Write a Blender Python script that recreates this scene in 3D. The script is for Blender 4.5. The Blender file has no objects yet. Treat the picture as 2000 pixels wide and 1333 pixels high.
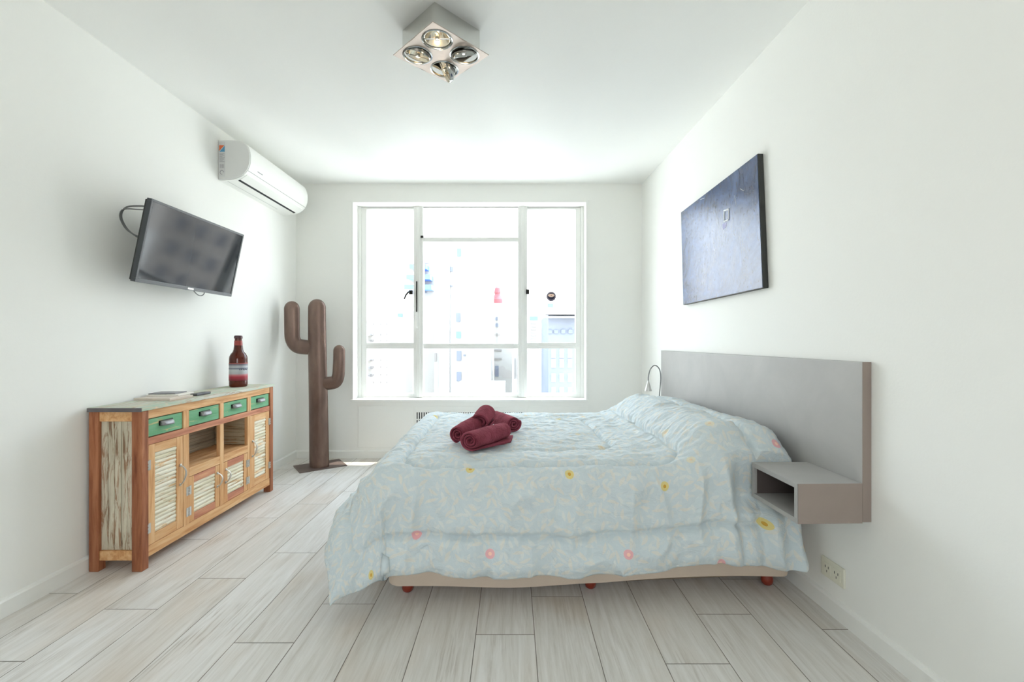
import bpy, bmesh, math, random
import numpy as np
from mathutils import Vector, Matrix, noise
random.seed(7)
S = bpy.context.scene
C = S.collection
F = 889.0          # focal length in pixels of the 2000 px wide frame
CZ = 1.11          # eye height

RWX, RWZ = (-1.05, .35), (.95, 2.0)      # opening added behind the eye, unseen, to let in fill light

# ------------------------------------------------------------------ camera
cam = bpy.data.cameras.new('camera'); camo = bpy.data.objects.new('camera', cam); C.objects.link(camo)
cam.sensor_width = 36; cam.lens = 36 * F / 2000; cam.clip_start = .03; cam.clip_end = 1000
camo.location = (0, 0, CZ); camo.rotation_euler = (math.pi / 2, 0, 0)
S.camera = camo
# ------------------------------------------------------------------ world, sun, exposure
w = bpy.data.worlds.new('sky'); S.world = w; w.use_nodes = True
nt = w.node_tree; nt.nodes.clear()
wo = nt.nodes.new('ShaderNodeOutputWorld'); bg = nt.nodes.new('ShaderNodeBackground')
tc = nt.nodes.new('ShaderNodeTexCoord'); sx = nt.nodes.new('ShaderNodeSeparateXYZ'); cr = nt.nodes.new('ShaderNodeValToRGB')
nt.links.new(tc.outputs['Generated'], sx.inputs[0]); nt.links.new(sx.outputs['Z'], cr.inputs[0])
nt.links.new(cr.outputs[0], bg.inputs[0]); nt.links.new(bg.outputs[0], wo.inputs[0])
e = cr.color_ramp.elements
e[0].position = 0.0; e[0].color = (.70, .69, .675, 1)
e[1].position = 1.0; e[1].color = (.70, .86, 1.06, 1)
k = cr.color_ramp.elements.new(.12); k.color = (.83, .86, .90, 1)
k = cr.color_ramp.elements.new(.45); k.color = (.88, .99, 1.13, 1)
bg.inputs[1].default_value = 6.6
sun = bpy.data.lights.new('sun', 'SUN'); suno = bpy.data.objects.new('sun', sun); C.objects.link(suno)
sun.energy = 9; sun.angle = math.radians(.55); sun.color = (1, .95, .86)
suno.rotation_euler = Vector((-.163, -.231, -1)).to_track_quat('-Z', 'Y').to_euler()
S.view_settings.view_transform = 'Standard'; S.view_settings.look = 'None'
S.view_settings.exposure = 0.36; S.view_settings.gamma = 1; S.view_settings.use_curve_mapping = False
cy = S.cycles
cy.max_bounces = 14; cy.diffuse_bounces = 10; cy.glossy_bounces = 4; cy.transparent_max_bounces = 12
cy.use_denoising = True; cy.sample_clamp_indirect = 8; cy.caustics_reflective = False; cy.caustics_refractive = False
# sampling portal in the window opening (adds no light of its own)
pl = bpy.data.lights.new('window_portal', 'AREA'); plo = bpy.data.objects.new('window_portal', pl); C.objects.link(plo)
pl.shape = 'RECTANGLE'; pl.size = 2.2; pl.size_y = 1.86; pl.cycles.is_portal = True
plo.location = (-.40, 4.60, 1.485); plo.rotation_euler = (-math.pi / 2, 0, 0)
pl2 = bpy.data.lights.new('window_portal', 'AREA'); plo2 = bpy.data.objects.new('window_portal', pl2); C.objects.link(plo2)
pl2.shape = 'RECTANGLE'; pl2.size = RWX[1] - RWX[0]; pl2.size_y = RWZ[1] - RWZ[0]; pl2.cycles.is_portal = True
plo2.location = ((RWX[0] + RWX[1]) / 2, -1.69, (RWZ[0] + RWZ[1]) / 2); plo2.rotation_euler = (math.pi / 2, 0, 0)

# ------------------------------------------------------------------ node helpers
def lin(c):
    f = lambda v: v / 12.92 if v <= .04045 else ((v + .055) / 1.055) ** 2.4
    return tuple(f(v / 255.) for v in c) + (1,)
def newmat(name):
    m = bpy.data.materials.new(name); m.use_nodes = True
    n = m.node_tree; b = n.nodes['Principled BSDF']
    return m, n, b
def mat(name, col, rough=.5, metal=0, spec=.5, bump=0, bscale=60, var=0, vscale=8):
    m, n, b = newmat(name)
    c = lin(col)
    b.inputs['Base Color'].default_value = c
    b.inputs['Roughness'].default_value = rough; b.inputs['Metallic'].default_value = metal
    b.inputs['Specular IOR Level'].default_value = spec
    if bump or var:
        t = n.nodes.new('ShaderNodeTexCoord')
    if bump:
        no = n.nodes.new('ShaderNodeTexNoise'); no.inputs['Scale'].default_value = bscale; no.inputs['Detail'].default_value = 4
        bu = n.nodes.new('ShaderNodeBump'); bu.inputs['Strength'].default_value = bump; bu.inputs['Distance'].default_value = .01
        n.links.new(t.outputs['Object'], no.inputs['Vector']); n.links.new(no.outputs[0], bu.inputs['Height'])
        n.links.new(bu.outputs[0], b.inputs['Normal'])
    if var:
        no = n.nodes.new('ShaderNodeTexNoise'); no.inputs['Scale'].default_value = vscale; no.inputs['Detail'].default_value = 5
        n.links.new(t.outputs['Object'], no.inputs['Vector'])
        mx = ramp(n, no.outputs[0], [(.3, tuple(v * (1 - var) for v in c[:3]) + (1,)), (.7, tuple(min(1, v * (1 + var)) for v in c[:3]) + (1,))])
        n.links.new(mx, b.inputs['Base Color'])
    return m
def ramp(n, src, stops, interp='LINEAR'):
    r = n.nodes.new('ShaderNodeValToRGB'); r.color_ramp.interpolation = interp
    el = r.color_ramp.elements
    el[0].position, el[0].color = stops[0]; el[1].position, el[1].color = stops[-1]
    for p, c in stops[1:-1]:
        q = el.new(p); q.color = c
    n.links.new(src, r.inputs[0]); return r.outputs[0]
def val(n, op, a, b=None, c=None):
    x = n.nodes.new('ShaderNodeMath'); x.operation = op
    for i, v in enumerate((a, b, c)):
        if v is None: continue
        if isinstance(v, (int, float)): x.inputs[i].default_value = v
        else: n.links.new(v, x.inputs[i])
    return x.outputs[0]
def vmap(n, src, scale=(1, 1, 1), loc=(0, 0, 0)):
    x = n.nodes.new('ShaderNodeMapping'); x.inputs['Scale'].default_value = scale; x.inputs['Location'].default_value = loc
    n.links.new(src, x.inputs[0]); return x.outputs[0]
def noi(n, vec, scale, detail=4, rough=.55, dist=0):
    x = n.nodes.new('ShaderNodeTexNoise'); x.inputs['Scale'].default_value = scale; x.inputs['Detail'].default_value = detail
    x.inputs['Roughness'].default_value = rough; x.inputs['Distortion'].default_value = dist
    n.links.new(vec, x.inputs['Vector']); return x.outputs[0]
def mixc(n, fac, a, b, mode='MIX'):
    x = n.nodes.new('ShaderNodeMix'); x.data_type = 'RGBA'; x.blend_type = mode
    for i, v in ((0, fac), (6, a), (7, b)):
        if isinstance(v, (int, float)): x.inputs[i].default_value = v
        elif isinstance(v, tuple): x.inputs[i].default_value = v
        else: n.links.new(v, x.inputs[i])
    return x.outputs[2]
def bumpn(n, b, h, strength, dist=.01):
    x = n.nodes.new('ShaderNodeBump'); x.inputs['Strength'].default_value = strength; x.inputs['Distance'].default_value = dist
    n.links.new(h, x.inputs['Height']); n.links.new(x.outputs[0], b.inputs['Normal'])
def coord(n, which='Object'):
    return n.nodes.new('ShaderNodeTexCoord').outputs[which]

# ------------------------------------------------------------------ mesh helpers
class MB:
    """collects shapes in world coordinates and links them as one mesh object"""
    def __init__(s): s.bm = bmesh.new()
    def poly(s, vs, faces):
        v = [s.bm.verts.new(p) for p in vs]
        for f in faces:
            try: s.bm.faces.new([v[i] for i in f])
            except ValueError: pass
        return s
    def box(s, x0, x1, y0, y1, z0, z1):
        p = [(x0,y0,z0),(x1,y0,z0),(x1,y1,z0),(x0,y1,z0),(x0,y0,z1),(x1,y0,z1),(x1,y1,z1),(x0,y1,z1)]
        return s.poly(p, [(3,2,1,0),(4,5,6,7),(0,1,5,4),(1,2,6,5),(2,3,7,6),(3,0,4,7)])
    def hexa(s, p):   # 8 points: bottom 4, top 4
        return s.poly(p, [(3,2,1,0),(4,5,6,7),(0,1,5,4),(1,2,6,5),(2,3,7,6),(3,0,4,7)])
    def prism(s, pts, d):   # planar polygon extruded by vector d
        n = len(pts); d = Vector(d)
        vs = [Vector(p) for p in pts] + [Vector(p) + d for p in pts]
        return s.poly(vs, [tuple(range(n))[::-1], tuple(range(n, 2*n))] + [(i, (i+1) % n, n + (i+1) % n, n + i) for i in range(n)])
    def tube(s, pts, r, seg=12, caps=True, flat=None):
        """swept tube; r number or list; flat=(normal, factor) squeezes along normal"""
        pts = [Vector(p) for p in pts]; n = len(pts)
        rs = r if isinstance(r, (list, tuple)) else [r] * n
        t0 = (pts[1] - pts[0]).normalized()
        up = Vector((0, 0, 1)) if abs(t0.z) < .9 else Vector((1, 0, 0))
        if flat: up = Vector(flat[0])
        u = t0.cross(up).normalized(); rings = []
        for i, p in enumerate(pts):
            t = (pts[min(i+1, n-1)] - pts[max(i-1, 0)]).normalized()
            if flat:
                v = Vector(flat[0]).normalized(); u = t.cross(v).normalized(); fv = flat[1]
            else:
                u = (u - t * u.dot(t)).normalized(); v = t.cross(u); fv = 1
            rings.append([s.bm.verts.new(p + u * math.cos(2*math.pi*k/seg) * rs[i] + v * math.sin(2*math.pi*k/seg) * rs[i] * fv) for k in range(seg)])
        for a, b in zip(rings, rings[1:]):
            for k in range(seg): s.bm.faces.new((a[k], a[(k+1) % seg], b[(k+1) % seg], b[k]))
        if caps: s.bm.faces.new(rings[0][::-1]); s.bm.faces.new(rings[-1])
        return s
    def lathe(s, prof, c=(0,0,0), seg=32, mtx=None):
        """prof list of (r, h) about the z axis at c, or transformed by mtx"""
        rings = []
        M = mtx or Matrix.Translation(c)
        for r, h in prof:
            if r < 1e-6: rings.append([s.bm.verts.new(M @ Vector((0, 0, h)))])
            else: rings.append([s.bm.verts.new(M @ Vector((r*math.cos(2*math.pi*k/seg), r*math.sin(2*math.pi*k/seg), h))) for k in range(seg)])
        for a, b in zip(rings, rings[1:]):
            if len(a) == 1 and len(b) == 1: continue
            for k in range(seg):
                k2 = (k+1) % seg
                if len(a) == 1: s.bm.faces.new((a[0], b[k2], b[k]))
                elif len(b) == 1: s.bm.faces.new((a[k], a[k2], b[0]))
                else: s.bm.faces.new((a[k], a[k2], b[k2], b[k]))
        return s
    def grid(s, P):   # numpy (n,m,3)
        n, m, _ = P.shape
        v = [[s.bm.verts.new(P[i, j]) for j in range(m)] for i in range(n)]
        for i in range(n-1):
            for j in range(m-1): s.bm.faces.new((v[i][j], v[i+1][j], v[i+1][j+1], v[i][j+1]))
        return s

def obj(name, mb, m, parent=None, smooth=False, bevel=0, label=None, origin=None, fix=True):
    me = bpy.data.meshes.new(name)
    if fix: bmesh.ops.recalc_face_normals(mb.bm, faces=mb.bm.faces)
    root = parent
    while root is not None and root.parent is not None: root = root.parent
    off = Vector(root.location) if root is not None else Vector(origin or (0, 0, 0))
    rot = root.rotation_euler.to_matrix().to_4x4() if root is not None else Matrix.Identity(4)
    mb.bm.transform(rot.inverted() @ Matrix.Translation(-off))
    mb.bm.to_mesh(me); mb.bm.free()
    for x in (m if isinstance(m, (list, tuple)) else [m]): me.materials.append(x)
    o = bpy.data.objects.new(name, me); C.objects.link(o)
    if parent is not None: o.parent = parent
    else: o.location = off
    if smooth:
        for p in me.polygons: p.use_smooth = True
        md = o.modifiers.new('edge', 'EDGE_SPLIT'); md.split_angle = math.radians(42) if smooth is True else math.radians(smooth)
    if bevel:
        b = o.modifiers.new('bevel', 'BEVEL'); b.width = bevel; b.segments = 2; b.limit_method = 'ANGLE'; b.angle_limit = math.radians(50)
    if label: o['label'] = label
    return o
def thing(name, label, cat, loc=(0,0,0), group=None):
    o = bpy.data.objects.new(name, None); C.objects.link(o); o.location = loc; o.empty_display_size = .1
    return tag(o, label, cat, group)
def tag(o, label, cat, group=None, kind=None):
    o['label'] = label; o['category'] = cat
    if group: o['group'] = group
    if kind: o['kind'] = kind
    return o
def struct(name, mb, m, **k):
    o = obj(name, mb, m, **k); o['kind'] = 'structure'; return o
def copy_tree(o, parent=None):
    c = o.copy(); C.objects.link(c)
    if parent is not None: c.parent = parent
    for ch in [x for x in bpy.data.objects if x.parent == o]: copy_tree(ch, c)
    return c

# ------------------------------------------------------------------ room measures
XL, YB, ZC = -2.048, 4.316, 2.6
YR = -1.5                                   # wall behind the eye
def xr(y): return 1.232 + .029 * (YB - y)   # right wall runs slightly askew
TW = .30                                    # thickness of window wall
RN = Vector((-1, -.029, 0)).normalized()    # inward normal of right wall

# ------------------------------------------------------------------ materials
def wall_mat(name, col):
    m, n, b = newmat(name); b.inputs['Roughness'].default_value = .75; b.inputs['Specular IOR Level'].default_value = .25
    o = coord(n); b.inputs['Base Color'].default_value = lin(col)
    bumpn(n, b, noi(n, o, 90, 3), .08, .004); return m
M_wall = wall_mat('wall_paint', (240, 240, 236)); M_ceil = wall_mat('ceiling_paint', (240, 240, 237))
M_trim = mat('trim_paint', (238, 238, 234), .35)
M_winframe = mat('window_paint', (233, 233, 230), .35)

def floor_mat():
    m, n, b = newmat('whitewashed_plank_tile')
    o = coord(n)
    at = n.nodes.new('ShaderNodeAttribute'); at.attribute_name = 'plank'
    sep = n.nodes.new('ShaderNodeSeparateColor'); n.links.new(at.outputs['Color'], sep.inputs[0])
    cmb = n.nodes.new('ShaderNodeCombineXYZ'); n.links.new(val(n, 'MULTIPLY', sep.outputs[0], 37.), cmb.inputs[0]); n.links.new(val(n, 'MULTIPLY', sep.outputs[1], 23.), cmb.inputs[1])
    ad = n.nodes.new('ShaderNodeVectorMath'); ad.operation = 'ADD'; n.links.new(o, ad.inputs[0]); n.links.new(cmb.outputs[0], ad.inputs[1])
    v = ad.outputs[0]
    grain = noi(n, vmap(n, v, (26, 1.6, 1)), 1.6, 8, .68, .6)
    fine = noi(n, vmap(n, v, (90, 3.5, 1)), 1.5, 4, .6, .3)
    blot = noi(n, vmap(n, v, (3.2, .9, 1)), 1.7, 3, .5, .8)
    c1 = ramp(n, grain, [(.30, lin((203, 198, 191))), (.45, lin((217, 214, 209))), (.62, lin((228, 226, 223)))])
    dark = mixc(n, 1., c1, ramp(n, fine, [(.34, (.56, .51, .46, 1)), (.54, (1, 1, 1, 1))]), 'MULTIPLY')
    amt = val(n, 'MULTIPLY', ramp(n, blot, [(.50, (0, 0, 0, 1)), (.64, (1, 1, 1, 1))]), val(n, 'ADD', val(n, 'MULTIPLY', sep.outputs[2], .7), .3))
    c2 = mixc(n, amt, c1, dark)
    # warm worn fading on some planks
    warm = noi(n, vmap(n, v, (2.2, 1.1, 1), (5, 2, 0)), 1.5, 2)
    c3 = mixc(n, val(n, 'MULTIPLY', ramp(n, warm, [(.5, (0, 0, 0, 1)), (.72, (1, 1, 1, 1))]), .35), c2, lin((204, 184, 162)))
    tone = mixc(n, 1., c3, ramp(n, sep.outputs[0], [(0, (.93, .915, .895, 1)), (1, (1.0, 1.0, 1.0, 1))]), 'MULTIPLY')
    n.links.new(tone, b.inputs['Base Color'])
    b.inputs['Roughness'].default_value = .38; b.inputs['Specular IOR Level'].default_value = .45
    bumpn(n, b, grain, .12, .004)
    return m
M_floor = floor_mat(); M_grout = mat('grout', (128, 120, 110), .9)

# ------------------------------------------------------------------ floor of plank tiles
def build_floor():
    mb = MB(); bm = mb.bm
    lay = bm.loops.layers.color.new('plank')
    mb.box(XL - .2, xr(YR) + .2, YR - .2, YB + .3, -.12, -.0015)
    for f in bm.faces: f.material_index = 1
    W, Lp, g = .2215, .97, .0014
    ph = {-9: 1.576, -8: 1.883, -7: 2.127, -6: 2.384, -5: 1.673, -4: 1.92, -3: 2.2, -2: 2.42, -1: 1.719, 0: 1.974, 1: 2.26, 2: 1.564, 3: 1.848, 4: 2.12, 5: 1.75, -10: 2.0}
    rnd = random.Random(3)
    for c in range(-10, 6):
        x0 = .085 + W * c; x1 = x0 + W
        x0 = max(x0, XL); 
        for k in range(-4, 5):
            y0 = ph[c] + Lp * k; y1 = y0 + Lp
            if y1 < YR or y0 > YB: continue
            y0 = max(y0, YR); y1 = min(y1, YB)
            xa, xb = x0, x1
            if c == 5: xa, xb = x0, xr(YR)
            vs = [bm.verts.new(p) for p in ((xa+g, y0+g, 0), (xb-g, y0+g, 0), (xb-g, y1-g, 0), (xa+g, y1-g, 0))]
            f = bm.faces.new(vs); col = (rnd.random(), rnd.random(), rnd.random() ** 1.5, 1)
            for lp in f.loops: lp[lay] = col
    struct('floor', mb, [M_floor, M_grout], fix=False)
build_floor()

# ------------------------------------------------------------------ walls, ceiling
struct('wall_left', MB().box(XL - .2, XL, YR - .2, YB, 0, ZC), M_wall)
struct('wall_right', MB().hexa([(xr(YR-.2), YR-.2, 0), (xr(YR-.2)+.25, YR-.2, 0), (xr(YB)+.25, YB, 0), (xr(YB), YB, 0),
                                (xr(YR-.2), YR-.2, ZC), (xr(YR-.2)+.25, YR-.2, ZC), (xr(YB)+.25, YB, ZC), (xr(YB), YB, ZC)]), M_wall)
struct('ceiling', MB().box(XL - .2, xr(YR) + .25, YR - .2, YB + TW, ZC, ZC + .2), M_ceil)
struct('wall_rear', MB().box(XL, RWX[0], YR - .2, YR, 0, ZC).box(RWX[1], xr(YR), YR - .2, YR, 0, ZC)
       .box(RWX[0], RWX[1], YR - .2, YR, 0, RWZ[0]).box(RWX[0], RWX[1], YR - .2, YR, RWZ[1], ZC), M_wall)
mb = MB(); a, b = RWX; c, d = RWZ
for x in (a, (a+b)/2 - .025, b - .05): mb.box(x, x + .05, YR - .12, YR - .07, c, d)
mb.box(a + .05, b - .05, YR - .12, YR - .07, c, c + .05).box(a + .05, b - .05, YR - .12, YR - .07, d - .05, d)
struct('added_fill_window', mb, M_trim)  # frame of the added fill opening, out of view
sc0 = F / YB
def bx(px): return (px - 1000) / sc0
def bz(py): return CZ + (666.5 - py) / sc0
WX0, WX1, WZ0, WZ1 = bx(690), bx(1144.5), bz(781), bz(396)
mb = MB()
mb.box(XL - .2, WX0, YB, YB + TW, 0, ZC).box(WX1, xr(YB) + .25, YB, YB + TW, 0, ZC)
mb.box(WX0, WX1, YB, YB + TW, 0, WZ0).box(WX0, WX1, YB, YB + TW, WZ1, ZC)
struct('wall_back', mb, M_wall)
H_BB = .075
def bb_profile(mb, p0, p1, n):   # baseboard along p0-p1 with inward normal n
    p0 = Vector(p0); p1 = Vector(p1); n = Vector(n)
    pr = [(0, 0), (.014, 0), (.014, H_BB - .012), (.009, H_BB - .004), (0, H_BB)]
    mb.prism([p0 + n * a + Vector((0, 0, h)) for a, h in pr], p1 - p0); return mb
struct('baseboard_left', bb_profile(MB(), (XL, YR, 0), (XL, YB, 0), (1, 0, 0)), M_trim)
struct('baseboard_right', bb_profile(MB(), (xr(YR), YR, 0), (xr(YB), YB, 0), RN), M_trim)
struct('baseboard_back', bb_profile(MB(), (XL, YB, 0), (xr(YB), YB, 0), (0, -1, 0)), M_trim)

# casing around the window and panels under it
mb = MB(); c = .018
mb.box(WX0-c, WX0, YB-.008, YB, WZ0-c, WZ1+c).box(WX1, WX1+c, YB-.008, YB, WZ0-c, WZ1+c).box(WX0, WX1, YB-.008, YB, WZ1, WZ1+c)
mb.box(WX0-c-.004, WX1+c+.004, YB-.018, YB, WZ0-c, WZ0)
struct('trim_1', mb, M_trim, bevel=.002)
mb = MB()
for a, b in ((700, 808), (811, 1026), (1030, 1147)):
    mb.box(bx(a), bx(b), YB-.006, YB, .1, bz(794))
struct('trim_2', mb, M_wall, bevel=.002)
# faint pier edges either side of the window
struct('trim_3', MB().box(bx(680), bx(1155), YB-.004, YB, WZ1+c, ZC), M_wall)

# ------------------------------------------------------------------ window
YW = 4.46; sw = F / YW
def wx(px): return (px - 1000) / sw
def wz(py): return CZ + (666.5 - py) / sw
def glass_mat():
    m = bpy.data.materials.new('window_glass'); m.use_nodes = True; n = m.node_tree; n.nodes.clear()
    out = n.nodes.new('ShaderNodeOutputMaterial'); mx = n.nodes.new('ShaderNodeMixShader'); tr = n.nodes.new('ShaderNodeBsdfTransparent')
    gl = n.nodes.new('ShaderNodeBsdfGlossy'); gl.inputs['Roughness'].default_value = 0; ge = n.nodes.new('ShaderNodeNewGeometry'); dt = n.nodes.new('ShaderNodeVectorMath'); dt.operation = 'DOT_PRODUCT'
    tr.inputs[0].default_value = (.97, .985, .98, 1)
    n.links.new(ge.outputs['Normal'], dt.inputs[0]); n.links.new(ge.outputs['Incoming'], dt.inputs[1])
    fr = val(n, 'ADD', .04, val(n, 'MULTIPLY', .9, val(n, 'POWER', val(n, 'SUBTRACT', 1., val(n, 'ABSOLUTE', dt.outputs['Value'])), 5.)))
    n.links.new(fr, mx.inputs[0]); n.links.new(tr.outputs[0], mx.inputs[1]); n.links.new(gl.outputs[0], mx.inputs[2]); n.links.new(mx.outputs[0], out.inputs[0])
    return m
M_glass = glass_mat()
M_black = mat('black_iron', (38, 36, 34), .4, .6)
win = bpy.data.objects.new('window_1', None); C.objects.link(win); win.location = (-.4, YW, WZ0); win['kind'] = 'structure'
win['label'] = 'wide white steel framed window with seven panes over the city'
f0, f1 = YW, YW + .055
mb = MB()
mb.box(WX0, wx(706), f0-.012, f1, WZ0, WZ1).box(wx(1134), WX1, f0-.012, f1, WZ0, WZ1)
mb.box(wx(706), wx(1134), f0-.012, f1, wz(404), WZ1).box(wx(706), wx(1134), f0-.012, f1, WZ0, wz(776))
obj('window_frame', mb, M_winframe, win, bevel=.003)
for a, b in ((808.5, 827), (1012, 1029.5)):
    obj('mullion', MB().box(wx(a), wx(b), f0-.02, f1, wz(776), wz(404)).box(wx(a)+.028, wx(b)-.028, f0-.032, f0-.02, wz(776), wz(404)), M_winframe, win, bevel=.004)
def sash(px0, px1, py0, py1, st, name='sash'):
    l, r, t, b_ = st; mb = MB()
    x0, x1, z0, z1 = wx(px0), wx(px1), wz(py1), wz(py0)
    mb.box(x0, x0+l, f0, f1-.01, z0, z1).box(x1-r, x1, f0, f1-.01, z0, z1)
    mb.box(x0+l, x1-r, f0, f1-.01, z1-t, z1).box(x0+l, x1-r, f0, f1-.01, z0, z0+b_)
    o = obj(name, mb, M_winframe, win, bevel=.003)
    obj('pane', MB().box(x0+l-.004, x1-r+.004, YW+.024, YW+.028, z0+b_-.004, z1-t+.004), M_glass, o)
    return o
sash(706, 808.5, 404, 676, (.050, .004, .025, .030)); sash(1029.5, 1134, 404, 676, (.004, .050, .025, .030))
sash(706, 808.5, 676, 776, (.050, .004, .027, .035)); sash(1029.5, 1134, 676, 776, (.004, .050, .027, .035))
sash(827, 1012, 404, 468, (.004, .004, .012, .020)); sash(827, 1012, 468, 676, (.004, .004, .022, .022)); sash(827, 1012, 676, 776, (.004, .004, .027, .035))
# handles and espagnolette
yh = YW - .03
mb = MB().box(wx(803)-.012, wx(803)+.02, yh-.014, YW, wz(572)-.02, wz(572)+.02)
mb.tube([(wx(804), yh-.015, wz(571)), (wx(800), yh-.04, wz(573)), (wx(796), yh-.05, wz(579)), (wx(793.5), yh-.05, wz(586))], [.011, .009, .008, .007], 10)
obj('window_handle', mb, M_black, win, smooth=True)
obj('window_handle', MB().box(wx(1030)-.014, wx(1030)+.018, yh-.02, YW, wz(571)-.022, wz(571)+.022), M_black, win, bevel=.004)
obj('bolt_rod', MB().tube([(wx(815.5), yh-.012, wz(551)), (wx(815.5), yh-.012, wz(610))], .0065, 10), M_black, win, smooth=True)
obj('bolt_rod', MB().tube([(wx(815), yh-.010, wz(611)), (wx(815), yh-.010, wz(638))], .008, 10).lathe([(.001,-.012),(.011,-.008),(.012,0),(.008,.012),(.001,.014)], (wx(815), yh-.01, wz(640))), M_winframe, win, smooth=True)
obj('catch', MB().box(wx(823), wx(828), yh-.004, YW-.018, wz(466), wz(462)), M_black, win)

# round sticker on right pane
def sticker_mat():
    m, n, b = newmat('sticker_print'); o = coord(n); sp = n.nodes.new('ShaderNodeSeparateXYZ'); n.links.new(o, sp.inputs[0])
    x, z = sp.outputs[0], sp.outputs[2]
    r = val(n, 'SQRT', val(n, 'ADD', val(n, 'MULTIPLY', x, x), val(n, 'MULTIPLY', z, z)))
    ang = val(n, 'ARCTAN2', z, x)
    tick = val(n, 'GREATER_THAN', val(n, 'SINE', val(n, 'MULTIPLY', ang, 26.)), .2)
    ring = val(n, 'MULTIPLY', val(n, 'MULTIPLY', val(n, 'GREATER_THAN', r, .034), val(n, 'LESS_THAN', r, .041)), tick)
    z2 = val(n, 'SUBTRACT', z, .010)
    e1 = val(n, 'LESS_THAN', val(n, 'ADD', val(n, 'POWER', val(n, 'DIVIDE', val(n, 'ABSOLUTE', x), .031), 2.), val(n, 'POWER', val(n, 'DIVIDE', val(n, 'ABSOLUTE', z2), .016), 2.)), 1.)
    e2 = val(n, 'LESS_THAN', val(n, 'ADD', val(n, 'POWER', val(n, 'DIVIDE', val(n, 'ABSOLUTE', x), .005), 2.), val(n, 'POWER', val(n, 'DIVIDE', val(n, 'ABSOLUTE', z2), .005), 2.)), 1.)
    c = mixc(n, ring, lin((34, 32, 58)), lin((196, 180, 190))); c = mixc(n, e1, c, lin((238, 206, 186))); c = mixc(n, e2, c, lin((150, 80, 50)))
    n.links.new(c, b.inputs['Base Color']); b.inputs['Roughness'].default_value = .5
    return m
pc = (wx(1077), YW+.0225, wz(579))
mtx = Matrix.Translation(pc) @ Matrix.Rotation(math.pi/2, 4, 'X')
o = obj('window_sticker', MB().lathe([(0,-.0008),(.047,-.0008),(.047,.0008),(0,.0008)], seg=40, mtx=mtx), sticker_mat(), origin=pc)
tag(o, 'round dark sticker with pale oval stuck on the right window pane', 'sticker')

# ------------------------------------------------------------------ radiator grille
M_dark = mat('dark_gap', (38, 40, 44), .8)
gr = thing('radiator_grille', 'white slotted heater grille under the window behind the bed', 'grille', (bx(917), YB-.006, bz(835)))
gx0, gx1, gz1, gz0 = bx(813), bx(1021), bz(805.5), bz(846)
obj('backing', MB().box(gx0, gx1, YB-.0075, YB-.0065, gz0, gz1), M_dark, gr)
mb = MB(); n_ = 46
for i in range(n_ + 1):
    x = gx0 + (gx1 - gx0) * i / n_; mb.box(x-.0058, x+.0058, YB-.014, YB-.0075, gz0, gz1)
mb.box(gx0, gx1, YB-.0145, YB-.0075, bz(820.5), bz(818.5)).box(gx0-.01, gx1+.01, YB-.015, YB-.0065, gz1, gz1+.01).box(gx0-.01, gx1+.01, YB-.015, YB-.0065, gz0-.01, gz0)
mb.box(gx0, gx1, YB-.0145, YB-.0075, bz(834.5), bz(832.5))
obj('slotted_cover', mb, M_trim, gr)

# ------------------------------------------------------------------ city outside
struct('ground', MB().box(-400, 400, 5.5, 700, -42.5, -42), mat('city_ground', (225, 222, 216), .9))
def ox(px, Y): return (px - 1000) / F * Y
def oz(py, Y): return CZ + (666.5 - py) / F * Y
M_bwhite = mat('white_render', (156, 155, 152), .8, var=.05, vscale=.3)
M_bcool = mat('pale_facade', (134, 136, 142), .8, var=.08, vscale=.4)
M_bgrey = mat('grey_facade', (106, 113, 126), .8, var=.1, vscale=.5)
M_bblue = mat('blue_glazing', (92, 130, 190), .4)
M_bwin = mat('dark_window', (96, 104, 118), .3)
M_bwinp = mat('pale_window', (232, 236, 240), .4)
M_bred = mat('red_roof', (150, 84, 90), .7)
M_bgreen = mat('green_roof', (140, 158, 160), .7)
M_bsoft = mat('balcony_slab', (122, 119, 117), .8)
def building(label, px0, px1, py, Y, depth, m, wins=(), bands=(), extra=None, py1=None):
    x0, x1, z1 = ox(px0, Y), ox(px1, Y), oz(py, Y); z0 = -42
    t = thing('building', label, 'building', ((x0+x1)/2, Y, z0))
    obj('walls', MB().box(x0, x1, Y, Y+depth, z0, z1), m, t)
    for (a, b, c_, d, mm) in wins:
        obj('window', MB().box(ox(a, Y), ox(b, Y), Y-.12, Y-.002, oz(d, Y), oz(c_, Y)), mm, t)
    for (a, b, c_, d, mm) in bands:
        obj('balcony', MB().box(ox(a, Y), ox(b, Y), Y-.9, Y-.002, oz(d, Y), oz(c_, Y)), mm, t)
    if extra: extra(t, Y)
    return t
D, P_ = M_bwin, M_bwinp
def tower_extra(t, Y):
    obj('side_wing', MB().box(ox(915, Y), ox(960.5, Y), Y-.8, Y-.01, -42, oz(474, Y)), M_bcool, t)
    obj('stair_panel', MB().box(ox(858, Y), ox(879, Y), Y-.3, Y-.01, -42, oz(478, Y)), M_bwhite, t)
building('tall white apartment tower seen through the middle window panes', 848, 961, 471, 46, 5, M_bwhite,
         [(893,900,486,501,M_bblue),(878,884,522,531,D),(891,899,612,629,D),(891,900,648,661,M_bblue),(892,901,686,705,D),(892,901,727,745,D),(878,884,558,560.5,D),(905,909,693,696,D),(876.5,879,645,655,D),(836+13,853,690,706,M_bsoft),(930,933,690,706,M_bsoft),(936,939,690,706,M_bsoft)], extra=tower_extra)
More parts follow.
